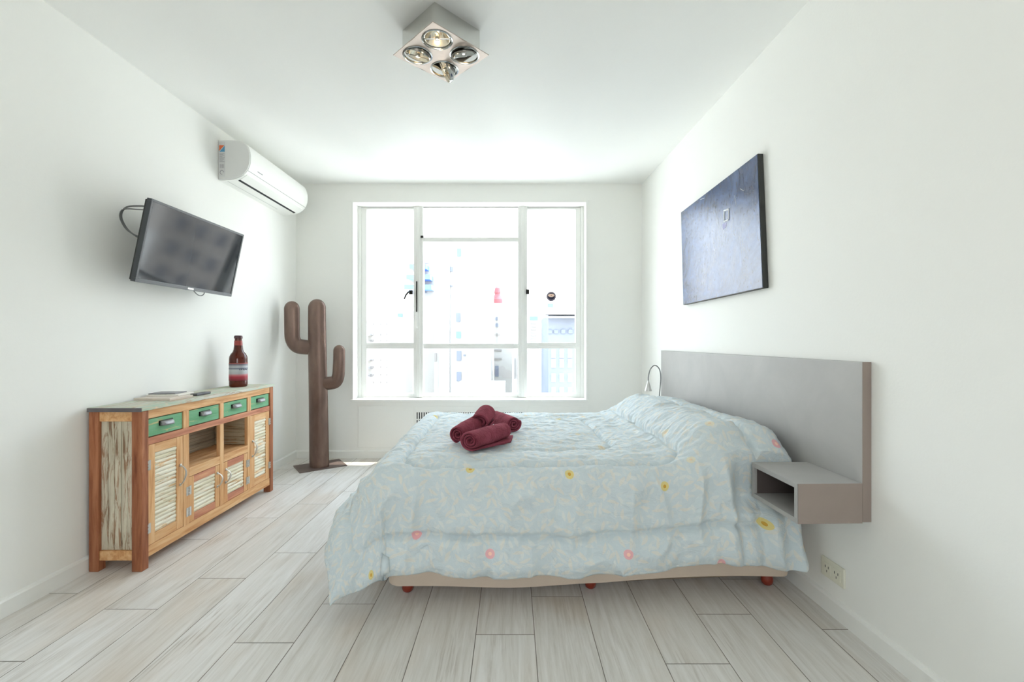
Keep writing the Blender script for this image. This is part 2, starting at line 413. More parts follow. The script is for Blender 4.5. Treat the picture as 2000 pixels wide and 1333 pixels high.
def terr_extra(t, Y):
    for (a, b, c_) in ((806, 838, 521), (800, 845, 541), (796, 848, 560)):
        obj('terrace', MB().box(ox(a, Y), ox(b, Y), Y-2, Y+4, oz(c_+9, Y), oz(c_, Y)), M_bblue, t)
    obj('roof', MB().lathe([(ox(850,Y)-ox(828,Y),0),(1.5,1.3),(.01,1.8)], (ox(828,Y), Y+2, oz(513,Y)), 20), M_bcool, t)
building('pale stepped tower with blue terraces behind the left mullion', 812, 849, 515, 60, 10, M_bwhite, [(829,836,541,548,M_bblue),(829,834,567,573,D)], extra=terr_extra)
def dome_extra(t, Y):
    obj('roof', MB().lathe([(.62,0),(.6,.5),(.36,1.0),(.33,1.15),(.40,1.25),(.30,1.8),(.02,2.1)], (ox(971,Y), Y+1.0, oz(592,Y)), 20), M_bred, t)
building('white building with a small red domed roof beside the tall tower', 963, 1003, 592, 52, 8, M_bwhite,
         [(967,972,620,626,D),(967,975,632,639,D),(966,978,652,656,M_bsoft),(966,980,683,686,M_bsoft),(967,974,715,736,D),(966,980,700,703,M_bsoft),(966,973,745,755,D)],
         extra=dome_extra)
g_w = [(x, x+8, y, y+16, P_) for y in (683, 702, 730, 757) for x in (1077, 1093, 1109)]
building('grey brick building with rows of pale windows at far right', 1071, 1130, 614, 34, 8, M_bgrey, g_w + [(1070,1078,645,652,D),(1082,1090,645,652,D),(1096,1104,644,652,D),(1110,1118,644,652,D)],
         [(1064,1132,613,616,M_bcool),(1064,1132,619,622,M_bcool)])
building('narrow white tower with blue windows right of the mullion', 1034, 1052, 618, 80, 8, M_bwhite, [(1035,1050,618,626,M_bblue)] + [(1036,1048,y,y+2.4,M_bsoft) for y in range(631, 668, 6)])
building('small pale blue tower top behind the grey brick building', 1069, 1081, 592, 95, 6, M_bcool, [(1070,1080,594,600,M_bblue)])
building('low white apartment block with balcony rows at far left', 700, 762, 616, 40, 9, M_bwhite,
         [(x, x+6, y, y+3.5, M_bsoft) for y in (632, 652, 664, 702, 716, 731, 746) for x in (724, 738, 750)], [(708,728,y+3,y+4.5,M_bsoft) for y in (652, 664, 700, 716, 731)])
building('white mid rise block with blue panels behind the left pane', 764, 806, 606, 52, 5, M_bwhite,
         [(777,786,613,620,M_bblue),(785,788,628,638,D),(776,792,652,661,M_bcool),(797,801,641,660,M_bcool),(768,776,705,716,M_bcool),(786,794,745,748,M_bsoft)])
building('cream block with faint windows at the far right pane edge', 1000, 1066, 690, 44, 6, M_bwhite, [(1004,1006,700,740,M_bsoft),(1010,1011.5,690,770,M_bsoft)])
building('low building with a long green roof below the tower', 884, 985, 757, 30, 5, M_bwhite, [(884,985,757,767,M_bgreen)])

M_bbrown = mat('brown_facade', (182, 175, 167), .8, var=.22, vscale=.16)
building('grey beige apartment block mirrored in the middle of the television screen', 1450, 1640, 400, 40, 8, M_bbrown,
         [(x, x+14, y, y+26, D) for y in range(420, 800, 52) for x in range(1466, 1630, 42)])

# ------------------------------------------------------------------ reclaimed wood sideboard
def wood(name, c1, c2, c3, axis='y', rough=.6, sc=1.):
    m, n, b = newmat(name); o = coord(n)
    s_ = {'x': (1.5, 18, 18), 'y': (18, 1.5, 18), 'z': (18, 18, 1.5)}[axis]
    g = noi(n, vmap(n, o, s_), 2.2 * sc, 6, .62, .5); g2 = noi(n, vmap(n, o, tuple(v * .35 for v in s_), (3, 1, 2)), 2.2, 3, .5)
    c = ramp(n, g, [(.32, lin(c1)), (.5, lin(c2)), (.7, lin(c3))])
    c = mixc(n, val(n, 'MULTIPLY', ramp(n, g2, [(.45, (0, 0, 0, 1)), (.7, (1, 1, 1, 1))]), .45), c, lin(c1))
    n.links.new(c, b.inputs['Base Color']); b.inputs['Roughness'].default_value = rough; b.inputs['Specular IOR Level'].default_value = .3
    bumpn(n, b, g, .25, .004); return m
def chipped(name, paint, paint2, under, axis, amount=.5):
    m, n, b = newmat(name); o = coord(n)
    s_ = {'x': (3.5, 30, 30), 'y': (30, 3.5, 30), 'z': (30, 30, 3.0)}[axis]
    g = noi(n, vmap(n, o, s_), 1.6, 7, .7, .9); h = noi(n, vmap(n, o, tuple(v * .6 for v in s_), (1, 5, 3)), 1.3, 4, .6, .4)
    base = ramp(n, h, [(.35, lin(paint2)), (.6, lin(paint))])
    msk = ramp(n, g, [(amount - .06, (1, 1, 1, 1)), (amount + .03, (0, 0, 0, 1))])
    c = mixc(n, msk, base, ramp(n, h, [(.4, lin(under)), (.65, lin(tuple(min(255, v * 1.35) for v in under)))]))
    n.links.new(c, b.inputs['Base Color']); b.inputs['Roughness'].default_value = .75; b.inputs['Specular IOR Level'].default_value = .2
    bumpn(n, b, g, .5, .006); return m
M_post = wood('red_brown_wood', (124, 70, 46), (162, 102, 70), (188, 128, 92), 'z')
M_tanY = wood('honey_wood_horizontal', (190, 134, 84), (218, 170, 120), (232, 196, 150), 'y')
M_tanZ = wood('honey_wood_vertical', (192, 136, 86), (218, 170, 120), (234, 198, 152), 'z')
M_redY = wood('reddish_wood_horizontal', (168, 106, 80), (198, 134, 104), (216, 162, 124), 'y')
M_green = chipped('worn_green_paint', (112, 168, 128), (128, 180, 142), (188, 160, 116), 'y', .39)
M_top = chipped('worn_green_white_top', (176, 196, 176), (212, 208, 198), (178, 156, 134), 'y', .46)
M_slatY = chipped('whitewashed_slats', (236, 230, 212), (216, 206, 176), (170, 138, 98), 'y', .44)
M_slatX = chipped('grey_brown_inner_slats', (196, 184, 156), (176, 162, 134), (142, 116, 88), 'x', .46)
M_slatZ = chipped('whitewashed_planks', (214, 206, 186), (186, 176, 154), (134, 106, 84), 'z', .47)
M_shade = wood('grey_back_boards', (128, 118, 102), (168, 156, 136), (190, 178, 156), 'y')
M_gun = mat('gunmetal_pull', (150, 150, 152), .45, .8, bump=.3, bscale=200)
M_silver = mat('silver_metal', (200, 198, 192), .3, .9)
M_edge = mat('dark_edge_paint', (104, 98, 100), .6, var=.15, vscale=20)

XB, XF = XL + .016, -1.776; YN, YF = 2.184, 3.385; ZT = .790
sb = thing('sideboard', 'low reclaimed wood sideboard with green drawers against the left wall', 'sideboard', ((XB+XF)/2, (YN+YF)/2, 0))
obj('top', MB().box(XB, XF+.006, YN-.006, YF+.006, .772, ZT), [M_top], sb, bevel=.002)
obj('top_edge', MB().box(XB, XF+.004, YN-.009, YN-.0065, .770, ZT-.001), M_edge, sb, label='dark grey painted end of the top')
for (x0, x1) in ((XF-.050, XF), (XB, XB+.046)):
    for (y0, y1) in ((YN, YN+.042), (YF-.042, YF)):
        obj('leg', MB().box(x0, x1, y0, y1, 0, .7715), M_post, sb, bevel=.003)
# end rails and end panels
for (y0, y1, yp0, yp1) in ((YN+.006, YN+.036, YN+.014, YN+.026), (YF-.036, YF-.006, YF-.026, YF-.014)):
    obj('side_rail', MB().box(XB+.046, XF-.050, y0, y1, .722, .770), M_tanY, sb, bevel=.002)
    obj('side_rail', MB().box(XB+.046, XF-.050, y0, y1, .052, .098), M_tanY, sb, bevel=.002)
    mb = MB(); x0, x1 = XB+.046, XF-.050; n_ = 5; rr = random.Random(5)
    for i in range(n_):
        a = x0 + (x1-x0) * i / n_; b = x0 + (x1-x0) * (i+1) / n_; d = rr.uniform(0, .005)
        mb.box(a, b-.0015, yp0+d, yp1, .098, .722)
    obj('side_panel', mb, M_slatZ, sb, bevel=.002)
# front frame
units = [(2.226, 2.467), (2.510, 2.775), (2.812, 3.066), (3.104, 3.343)]
xf0, xf1 = XF-.026, XF-.004
obj('front_rail', MB().box(xf0, xf1, YN+.042, YF-.042, .729, .7715), M_tanY, sb, bevel=.0015)
obj('front_rail', MB().box(xf0, xf1, YN+.042, YF-.042, .600, .634), M_redY, sb, bevel=.0015)
obj('front_rail', MB().box(xf0, xf1, YN+.042, YF-.042, .052, .104), M_tanY, sb, bevel=.0015)
for u_ in (units[1], units[2]): obj('front_rail', MB().box(xf0, xf1, u_[0], u_[1], .360, .408), M_tanY, sb, bevel=.0015)
for a, b in ((units[0][1], units[1][0]), (units[1][1], units[2][0]), (units[2][1], units[3][0])):
    obj('divider', MB().box(xf0, xf1, a, b, .104, .600).box(xf0, xf1, a, b, .634, .729), M_tanZ, sb, bevel=.0015)
obj('back_panel', MB().box(XB, XB+.012, YN+.042, YF-.042, .06, .770), M_shade, sb)
mb = MB()
for k_ in range(9): mb.box(XB+.013, XB+.019, units[1][0]-.02, units[2][1]+.02, .41+k_*.0212, .41+k_*.0212+.0195)
obj('back_slats', mb, M_shade, sb)
obj('bottom_board', MB().box(XB+.014, xf0, YN+.042, YF-.042, .060, .078), M_tanY, sb)
obj('shelf', MB().box(XB+.021, xf0, units[1][0]-.03, units[2][1]+.03, .390, .408), M_tanY, sb)
obj('partition', MB().box(XB+.022, xf0-.001, 2.479, 2.497, .411, .626), M_post, sb)
mb = MB().box(XB+.022, xf0-.001, 3.080, 3.094, .411, .626)
for k_ in range(8): mb.box(XB+.024, xf0-.003, 3.074 + .0015*(k_ % 3), 3.080, .413+k_*.0266, .413+k_*.0266+.0245)
obj('partition', mb, M_slatX, sb)
obj('drawer_floor', MB().box(XB+.022, xf0, YN+.045, YF-.045, .628, .633), M_post, sb)
# drawers with cup pulls
for (a, b) in units:
    ex = .004
    dr = obj('drawer', MB().box(XF-.03, XF-.009, a+ex-.001*0, b-ex, .638, .724), M_green, sb, bevel=.0015)
    yc = (a+b)/2; zc = .685
    mb = MB(); prof = []
    for i in range(9):
        t_ = math.pi * i / 8 * .5
        prof.append((.026 * math.cos(t_), .016 * math.sin(t_)))
    rows = []
    for j in range(13):
        u = -1 + 2 * j / 12; k_ = (1 - abs(u) ** 4) ** .5
        rows.append([(XF-.009 + .022 * math.sin(math.pi * i / 12) * k_ + (.002), yc + .040 * u, zc + .017 * math.cos(math.pi * i / 12)) for i in range(8)])
    mb.grid(np.array(rows))
    mb.box(XF-.009, XF-.006, yc-.046, yc+.046, zc-.004, zc+.021)
    h = obj('handle', mb, M_gun, dr, smooth=True)
    sm = h.modifiers.new('solid', 'SOLIDIFY'); sm.thickness = .003
# doors
def door(a, b, z0, z1, hinge_side, hz, hx, fw=.046):
    d = MB().box(XF-.0256, XF-.0242, a+.003, b-.003, z0+.001, z1-.001).box(XF-.024, XF-.006, a+.002, a+fw, z0, z1).box(XF-.024, XF-.006, b-fw, b-.002, z0, z1)
    o = obj('door', d, M_tanZ, sb, bevel=.002)
    for zq in (z0, z1-fw): obj('door_rail', MB().box(XF-.024, XF-.0065, a+fw, b-fw, zq, zq+fw), M_tanY if z1 > .5 else M_redY, o, bevel=.002)
    mb = MB(); n_ = max(5, int((z1-z0-2*fw) / .021)); rr = random.Random(int(a*1000)); hh = (z1-z0-2*fw) / n_
    for i in range(n_):
        z = z0+fw+i*hh; t_ = rr.uniform(0, .004)
        mb.prism([(XF-.022, a+fw, z), (XF-.014+t_, a+fw, z+.001), (XF-.011+t_, a+fw, z+hh*.5), (XF-.014+t_, a+fw, z+hh*.93), (XF-.022, a+fw, z+hh)], (0, b-a-2*fw, 0))
    obj('door_panel', mb, M_slatY, o, bevel=.001)
    yh_ = a - .003 if hinge_side < 0 else b + .003
    for z in hz:
        mb = MB()
        for s_ in (-1, 1):
            mb.box(XF-.0055, XF-.003, yh_+(.003 if s_ > 0 else -.019), yh_+(.019 if s_ > 0 else -.003), z-.024, z+.024)
        for q in (-.016, 0, .016): mb.tube([(XF-.002, yh_, z+q-.006), (XF-.002, yh_, z+q+.006)], .004, 8)
        obj('hinge', mb, M_silver, o)
    yy = b - .022 if hinge_side < 0 else a + .022
    zc = hx; L_ = .052 if z1 > .5 else .040
    pts = []
    for i in range(13):
        t_ = -1 + 2*i/12; pts.append((XF-.004 + .028 * (1 - t_*t_) ** .7, yy + .006 * math.sin(t_ * 3), zc + L_ * t_))
    mb = MB().tube(pts, [.0032 + .002 * (1 - abs(-1 + 2*i/12)) for i in range(13)], 8)
    for t_ in (-1, 1): mb.lathe([(.001, 0), (.008, 0), (.008, .003), (.004, .005), (.001, .005)], seg=12, mtx=Matrix.Translation((XF-.006, yy + .006*math.sin(t_*3), zc+L_*t_)) @ Matrix.Rotation(math.pi/2, 4, 'Y'))
    obj('handle', mb, M_silver, o, smooth=True)
door(units[0][0], units[0][1], .106, .598, -1, (.500, .190), .39)
door(units[3][0], units[3][1], .106, .598, 1, (.520, .200), .37)
door(units[1][0], units[1][1], .106, .357, -1, (.285, .170), .27, .040)
door(units[2][0], units[2][1], .106, .357, 1, (.285, .170), .27, .040)

# ------------------------------------------------------------------ bottle
def bottle_glass():
    m, n, b = newmat('amber_glass'); b.inputs['Base Color'].default_value = lin((96, 34, 16)); b.inputs['Roughness'].default_value = .06
    b.inputs['Transmission Weight'].default_value = .55; b.inputs['IOR'].default_value = 1.45; return m
M_amber = bottle_glass()
bc = Vector((-1.918, 3.19, ZT)); k_ = .357/.36
bt = thing('beer_bottle', 'brown glass beer bottle with red and silver label on the sideboard', 'bottle', bc)
prof = [(0,0),(.050,0),(.056,.006),(.057,.02),(.057,.196),(.055,.213),(.047,.231),(.035,.246),(.0295,.262),(.026,.29),(.0225,.335),(.0225,.338),(.0255,.340),(.0255,.349),(.022,.352),(0,.353)]
obj('glass_body', MB().lathe([(r, h*k_) for r, h in prof], bc, 36), M_amber, bt, smooth=True)
obj('cap', MB().lathe([(.0262,.339),(.0268,.345),(.0245,.356),(.018,.359),(0,.3595)], bc, 24), mat('bottle_cap_metal', (92, 74, 76), .4, .7), bt, smooth=True)
def label_mat():
    m, n, b = newmat('bottle_label'); o = coord(n); sp = n.nodes.new('ShaderNodeSeparateXYZ'); n.links.new(o, sp.inputs[0])
    c = ramp(n, val(n, 'DIVIDE', sp.outputs[2], .36), [(.10, lin((84, 22, 30))), (.20, lin((170, 44, 60))), (.235, lin((196, 120, 126))), (.26, lin((176, 178, 182))), (.33, lin((192, 196, 198))), (.36, lin((92, 98, 118))), (.385, lin((188, 192, 196))), (.44, lin((96, 92, 104))), (.47, lin((190, 72, 44)))])
    n.links.new(c, b.inputs['Base Color']); b.inputs['Roughness'].default_value = .45; return m
obj('label_wrap', MB().lathe([(.0574,.045),(.0577,.047),(.0577,.166),(.0574,.168)], bc, 36), label_mat(), bt, smooth=True)
obj('neck_label', MB().lathe([(.0268,.289),(.0266,.290),(.0243,.322),(.024,.323)], bc, 30), mat('neck_label', (150, 60, 52), .45), bt, smooth=True)
mb = MB()
for i, wd in enumerate((.018, .010, .014, .020, .009)):   # illegible script line on the label, as a raised dark stroke
    a0 = -.95 + i * .24
    pts = [bc + Vector((math.cos(a0+q*wd*2.2)*.0580, math.sin(a0+q*wd*2.2)*.0580, .122+.006*math.sin(q*2.2+i))) for q in range(5)]
    mb.tube(pts, .0016, 6)
obj('label_script', mb, mat('label_ink', (40, 44, 72), .5), bt)

# papers and remote on sideboard
M_paper = mat('paper_white', (232, 228, 220), .7)
def slab(name, cx, cy_, z, lx, ly, h, rot, m, label, cat, edge=None):
    R = Matrix.Rotation(rot, 3, 'Z'); p = []
    for zz in (z, z+h):
        for sx_, sy_ in ((-1,-1),(1,-1),(1,1),(-1,1)):
            v = R @ Vector((sx_*lx/2, sy_*ly/2, 0)); p.append((cx+v.x, cy_+v.y, zz))
    o = obj(name, MB().hexa(p), m, bevel=.0015, origin=(cx, cy_, z)); return tag(o, label, cat)
slab('magazine', -1.925, 2.52, ZT, .20, .17, .013, -.04, mat('magazine_cover', (205, 192, 180), .5, var=.1, vscale=12), 'pale tan magazine lying at the bottom of the stack on the sideboard', 'magazine')
slab('booklet', -1.950, 2.60, ZT+.013, .17, .14, .008, .08, M_paper, 'white booklet lying on top of the tan magazine', 'booklet')
slab('tablet', -1.965, 2.60, ZT+.021, .14, .11, .006, .1, mat('tablet_grey', (110, 108, 112), .35), 'flat dark grey tablet lying on the white booklet', 'tablet')
o = obj('remote_control', MB().box(-1.865, -1.825, 2.635, 2.76, ZT, ZT+.014), mat('remote_plastic', (70, 70, 74), .5), bevel=.004, origin=(-1.845, 2.70, ZT)); tag(o, 'small dark remote control lying on the sideboard beside the magazine', 'remote control')

# ------------------------------------------------------------------ television
tvp = dict(TL=Vector((-1.806, 2.28, 1.8255)), BL=Vector((-1.892, 2.28, 1.408)))
upv = (tvp['TL'] - tvp['BL']).normalized(); rt = Vector((0, 1, 0)); nv = rt.cross(upv).normalized()
if nv.x < 0: nv = -nv
Hh, Wd = (tvp['TL'] - tvp['BL']).length, .785
O = tvp['BL']
def tvbox(mb, a0, a1, b0, b1, c0, c1):   # a along wall, b up, c outwards
    p = lambda a, b, c_: O + rt*a + upv*b + nv*c_
    return mb.hexa([p(a0,b0,c0), p(a1,b0,c0), p(a1,b0,c1), p(a0,b0,c1), p(a0,b1,c0), p(a1,b1,c0), p(a1,b1,c1), p(a0,b1,c1)])
M_tvplastic = mat('tv_plastic', (64, 68, 72), .3)
M_screen = mat('tv_screen', (34, 38, 44), .07, spec=.4)
tv = thing('television', 'wall mounted flat television tilted down above the sideboard', 'television', (XL, 2.67, 1.6))
mb = MB(); bz_ = .012
tvbox(mb, 0, Wd, 0, .020, -.022, .003); tvbox(mb, 0, Wd, Hh-bz_, Hh, -.022, .003); tvbox(mb, 0, bz_, .020, Hh-bz_, -.022, .003); tvbox(mb, Wd-bz_, Wd, .020, Hh-bz_, -.022, .003)
obj('bezel', mb, M_tvplastic, tv, bevel=.0015)
obj('screen', tvbox(MB(), bz_-.001, Wd-bz_+.001, .019, Hh-bz_+.001, -.006, 0), M_screen, tv)
mb = MB(); tvbox(mb, .006, Wd-.006, .006, Hh-.006, -.036, -.022); tvbox(mb, .12, Wd-.12, .04, Hh-.14, -.058, -.036)
obj('rear_shell', mb, mat('tv_back', (40, 40, 42), .5), tv, bevel=.004)
obj('badge', tvbox(MB(), Wd*.47, Wd*.53, .006, .014, .003, .0045), M_silver, tv, label='small silver badge under the screen')
mb = MB(); mb.box(XL, XL+.012, 2.57, 2.79, 1.50, 1.72)
mb.tube([(XL+.012, 2.68, 1.63), (-1.93, 2.68, 1.63)], .018, 10)
obj('wall_bracket', mb, M_black, tv)
def ctrl(pts, n=10):
    """smooth curve through points (catmull-rom)"""
    P = [Vector(p) for p in pts]; P = [P[0]*2-P[1]] + P + [P[-1]*2-P[-2]]; out = []
    for i in range(1, len(P)-2):
        for k in range(n):
            t = k/n; a, b, c_, d = P[i-1:i+3]
            out.append(.5*((2*b) + (c_-a)*t + (2*a-5*b+4*c_-d)*t*t + (3*b-a-3*c_+d)*t**3))
    out.append(P[-2]); return out
def onwall(px, py, x):   # a point on a plane parallel to left wall
    Y = -x * F / (1000 - px) * -1
    Y = abs(x) * F / (1000 - px); return (x, Y, CZ + (666.5-py)/F*Y)
M_cable = mat('cable_grey', (112, 114, 114), .5)
for off_, rad in ((0, .0042), (1, .003)):  # second, thinner strand is modelled where the first one's shadow falls
    dx = off_ * -3; dy = off_ * 7
    pts = [onwall(297, 404+dy, -1.93), onwall(272, 402.5+dy, -1.95), onwall(250+dx, 404+dy*.6, -1.985), onwall(239+dx, 413, -2.01), onwall(238+dx, 428, -2.02), onwall(249+dx*.8, 448, -2.01), onwall(265, 461-dy*.2, -1.98), onwall(284, 472-dy, -1.95)]
    obj('cable_line', MB().tube(ctrl(pts), rad, 8), M_cable, tv, smooth=True)
pts = [onwall(377, 563, -1.93), onwall(379, 569, -1.935), onwall(386, 576, -1.94), onwall(393, 578, -1.94), onwall(398.5, 574, -1.935), onwall(399, 565, -1.93)]
obj('cable_line', MB().tube(ctrl(pts), .0028, 8), M_cable, tv, smooth=True)

# ------------------------------------------------------------------ air conditioner
M_ac = mat('ac_plastic', (238, 238, 234), .3); M_acshade = mat('ac_plastic_shaded', (214, 214, 212), .4)  # end caps take a greyer copy, their shading put into the colour
AY0, AY1 = 3.17, 4.075
pf = [(0,2.512),(.10,2.512),(.165,2.502),(.200,2.478),(.219,2.43),(.223,2.39),(.219,2.345),(.203,2.305),(.178,2.275),(.140,2.252),(.09,2.238),(0,2.232)]
def acp(d, z): return (XL + d, AY0, z)
ac = thing('air_conditioner', 'white split air conditioner mounted high on the left wall', 'air conditioner', (XL, (AY0+AY1)/2, 2.24))
# smooth the profile
pp = ctrl([(a, 0, b) for a, b in pf], 4)
poly = [(XL + p.x, AY0 + .012, p.z) for p in pp]
obj('housing', MB().prism(poly, (0, AY1-AY0-.024, 0)), M_ac, ac, smooth=35)
cen = Vector((XL + .1, 0, 2.37))
for (ya, yb) in ((AY0, AY0+.012), (AY1-.012, AY1)):
    q = []
    for p in pp: q.append((XL + max(0, .1 + (p.x-.1)*.985), ya, 2.372 + (p.z-2.372)*.985))
    obj('end_cap', MB().prism(q, (0, yb-ya, 0)), M_acshade, ac, bevel=.004)
obj('front_panel_line', MB().tube([(XL+.2065, AY0+.012, 2.300), (XL+.2065, AY1-.012, 2.300)], .0022, 6), mat('panel_gap', (190, 190, 188), .6), ac)
mb = MB(); mb.hexa([(XL+.118,AY0+.04,2.2405),(XL+.134,AY0+.04,2.2460),(XL+.134,AY1-.05,2.2460),(XL+.118,AY1-.05,2.2405),(XL+.118,AY0+.04,2.25),(XL+.134,AY0+.04,2.256),(XL+.134,AY1-.05,2.256),(XL+.118,AY1-.05,2.25)])
obj('outlet_slot', mb, M_dark, ac)
mb = MB(); mb.hexa([(XL+.137,AY0+.03,2.2435),(XL+.188,AY0+.03,2.278),(XL+.188,AY1-.04,2.278),(XL+.137,AY1-.04,2.2435),(XL+.137,AY0+.03,2.252),(XL+.188,AY0+.03,2.286),(XL+.188,AY1-.04,2.286),(XL+.137,AY1-.04,2.252)])
obj('louvre', mb, M_ac, ac, bevel=.002)
obj('badge', MB().box(XL+.214, XL+.2165, AY0+.11, AY0+.175, 2.328, 2.333), mat('badge_grey', (140, 142, 144), .4), ac, label='small grey maker mark on the front')
obj('rear_seam', MB().tube([(XL+.05, AY0+.03, 2.233), (XL+.05, AY1-.2, 2.233)], .0016, 6), mat('seam_grey', (196, 196, 194), .5), ac)
# stickers on near end cap: triangle pair, text block, small marks
ys = AY0 - .0008
def stick(mb, x0, x1, z0, z1): return mb.box(XL+x0, XL+x1, ys-.0006, ys, z0, z1)
obj('sticker', stick(MB(), .006, .050, 2.255, 2.500), mat('sticker_base', (206, 206, 206), .4), ac)
ys -= .0008
obj('sticker', MB().prism([(XL+.010, ys, 2.474), (XL+.046, ys, 2.474), (XL+.010, ys, 2.434)], (0, -.0006, 0)), mat('sticker_orange', (226, 110, 62), .4), ac)
obj('sticker', MB().prism([(XL+.048, ys, 2.470), (XL+.048, ys, 2.428), (XL+.012, ys, 2.428)], (0, -.0006, 0)), mat('sticker_blue', (78, 150, 190), .4), ac)
mb = MB()
for i in range(9):
    z = 2.418 - i*.0072; stick(mb, .012, .012 + (.034, .026, .032, .02, .034, .028, .03, .022, .034)[i], z-.0018, z)
for i in range(4): mb.box(XL+.016+i*.008, XL+.018+i*.008, ys-.0006, ys, 2.315, 2.342)
mb.tube([(XL+.028+.012*math.cos(a*.5), ys, 2.285+.014*math.sin(a*.5)) for a in range(11)], .0016, 6)
obj('sticker_print', mb, mat('sticker_ink', (120, 118, 128), .5), ac)

# ------------------------------------------------------------------ cactus sculpture
def rust_mat():
    m, n, b = newmat('rusted_sheet_metal'); o = coord(n)
    g = noi(n, vmap(n, o, (1, 1, .35)), 7, 5, .6, .3); h = noi(n, o, 90, 3)
    c = ramp(n, g, [(.3, lin((100, 80, 72))), (.52, lin((120, 98, 88))), (.72, lin((138, 115, 103)))])
    n.links.new(c, b.inputs['Base Color']); b.inputs['Roughness'].default_value = .36; b.inputs['Metallic'].default_value = .5
    bumpn(n, b, h, .12, .004); return m
M_rust = rust_mat()
YC = 4.0; scz = F/YC
def cx(px): return (px-1000)/scz
def cz(py): return CZ + (666.5-py)/scz
ca = thing('cactus_sculpture', 'tall brown metal cactus sculpture on a flat base beside the window', 'sculpture', (-1.70, YC, 0))
obj('base_plate', MB().hexa([(-1.936,4.03,0),(-1.778,3.81,0),(-1.465,4.045,0),(-1.62,4.265,0),(-1.936,4.03,.006),(-1.778,3.81,.006),(-1.465,4.045,.006),(-1.62,4.265,.006)]), mat('base_steel', (112, 96, 90), .5, .3, var=.1, vscale=9), ca)
def capped(path, rad, n=8):   # path of (x,z) centre + radius, adds round end at last
    pts = ctrl([(p[0], YC, p[1]) for p in path], 6); N = len(pts); rs = [rad[0] + (rad[1]-rad[0])*i/(N-1) for i in range(N)]
    t = (pts[-1]-pts[-2]).normalized(); r = rs[-1]
    for i in range(1, n+1):
        a = math.pi/2*i/n; pts.append(pts[N-1] + t*r*math.sin(a)); rs.append(max(.0015, r*math.cos(a)))
    return pts, rs
def cact(name, path, rad):
    pts, rs = capped(path, rad); mb = MB().tube(pts, rs, 24, flat=((0, 1, 0), .62))
    o = obj(name, mb, M_rust, ca, smooth=70)
    # welded seam along the outline
    side = []
    for sgn in (1, -1):
        l = []
        for i, p in enumerate(pts):
            t = (pts[min(i+1, len(pts)-1)] - pts[max(i-1, 0)]).normalized(); l.append(p + t.cross(Vector((0, 1, 0))) * rs[i] * sgn * 1.0)
        side.append(l)
    obj('seam', MB().tube(side[0] + side[1][::-1], .0035, 6), M_rust, o, smooth=True)
cact('trunk', [(cx(623.5), .006), (cx(622.5), .35), (cx(621), .75), (cx(619.5), 1.1), (cx(619), cz(602))], (.084, .075))
cact('arm', [(cx(610), cz(678.5)), (cx(596), cz(678.5)), (cx(580), cz(675)), (cx(571.5), cz(662)), (cx(570.3), cz(640)), (cx(570), cz(604))], (.060, .066))
cact('arm', [(cx(632), cz(749)), (cx(643), cz(749)), (cx(655), cz(746)), (cx(660.5), cz(735)), (cx(662), cz(715)), (cx(662.5), cz(686))], (.056, .049))

# ------------------------------------------------------------------ painting on right wall
def rw(px, py, off):   # point at given distance in front of right wall
    u = (px-1000)/F; Y = (1.232 + .029*YB - off) / (u + .029); return Vector((u*Y, Y, CZ + (666.5-py)/F*Y))
def paint_mat():
    m, n, b = newmat('varnished_painting'); o = coord(n)
    g = noi(n, vmap(n, o, (1, 1, 1)), 6, 6, .6, 1.2); s_ = noi(n, vmap(n, o, (1, 5, 1.4)), 9, 5, .7, 2.5)
    c = ramp(n, g, [(.35, lin((36, 54, 92))), (.55, lin((56, 80, 126))), (.75, lin((80, 106, 156)))])  # navy paint, its blue raised to stand in for reflected sky
    sc_ = ramp(n, s_, [(.36, (1, 1, 1, 1)), (.40, (0, 0, 0, 1))]); c = mixc(n, val(n, 'MULTIPLY', sc_, .8), c, lin((14, 14, 18)))
    n.links.new(c, b.inputs['Base Color']); b.inputs['Specular IOR Level'].default_value = .7
    rr = ramp(n, g, [(.3, (.12, .12, .12, 1)), (.7, (.22, .22, .22, 1))]); n.links.new(rr, b.inputs['Roughness'])
    h = val(n, 'ADD', s_, val(n, 'MULTIPLY', noi(n, o, 45, 4, .6, 1), .5)); bumpn(n, b, h, .18, .004); return m
T_ = .03
NB, NTp, FT, FB = rw(1490.6, 562.6, T_), rw(1480, 300, T_), rw(1330, 415, T_), rw(1334.5, 596, T_)
pt = thing('painting', 'dark glossy abstract painting hanging on the right wall', 'painting', (rw(1410, 500, 0)))
dw = -RN * (T_ - .002)
edge_off = [ (NB, (1,-1)), (NTp, (1,1)), (FT, (-1,1)), (FB, (-1,-1)) ]
obj('canvas', MB().hexa([NB, NTp, FT, FB, NB+dw, NTp+dw, FT+dw, FB+dw]), mat('canvas_edge', (52, 54, 52), .5), pt, bevel=.002)
eps = RN * .0015; ctr = (NB+NTp+FT+FB)/4
fr_ = [ctr + (p-ctr)*.992 + eps*0 for p in (NB, NTp, FT, FB)]
obj('painted_surface', MB().hexa([p + RN*.0002 for p in fr_] + [p + eps for p in fr_]), paint_mat(), pt)
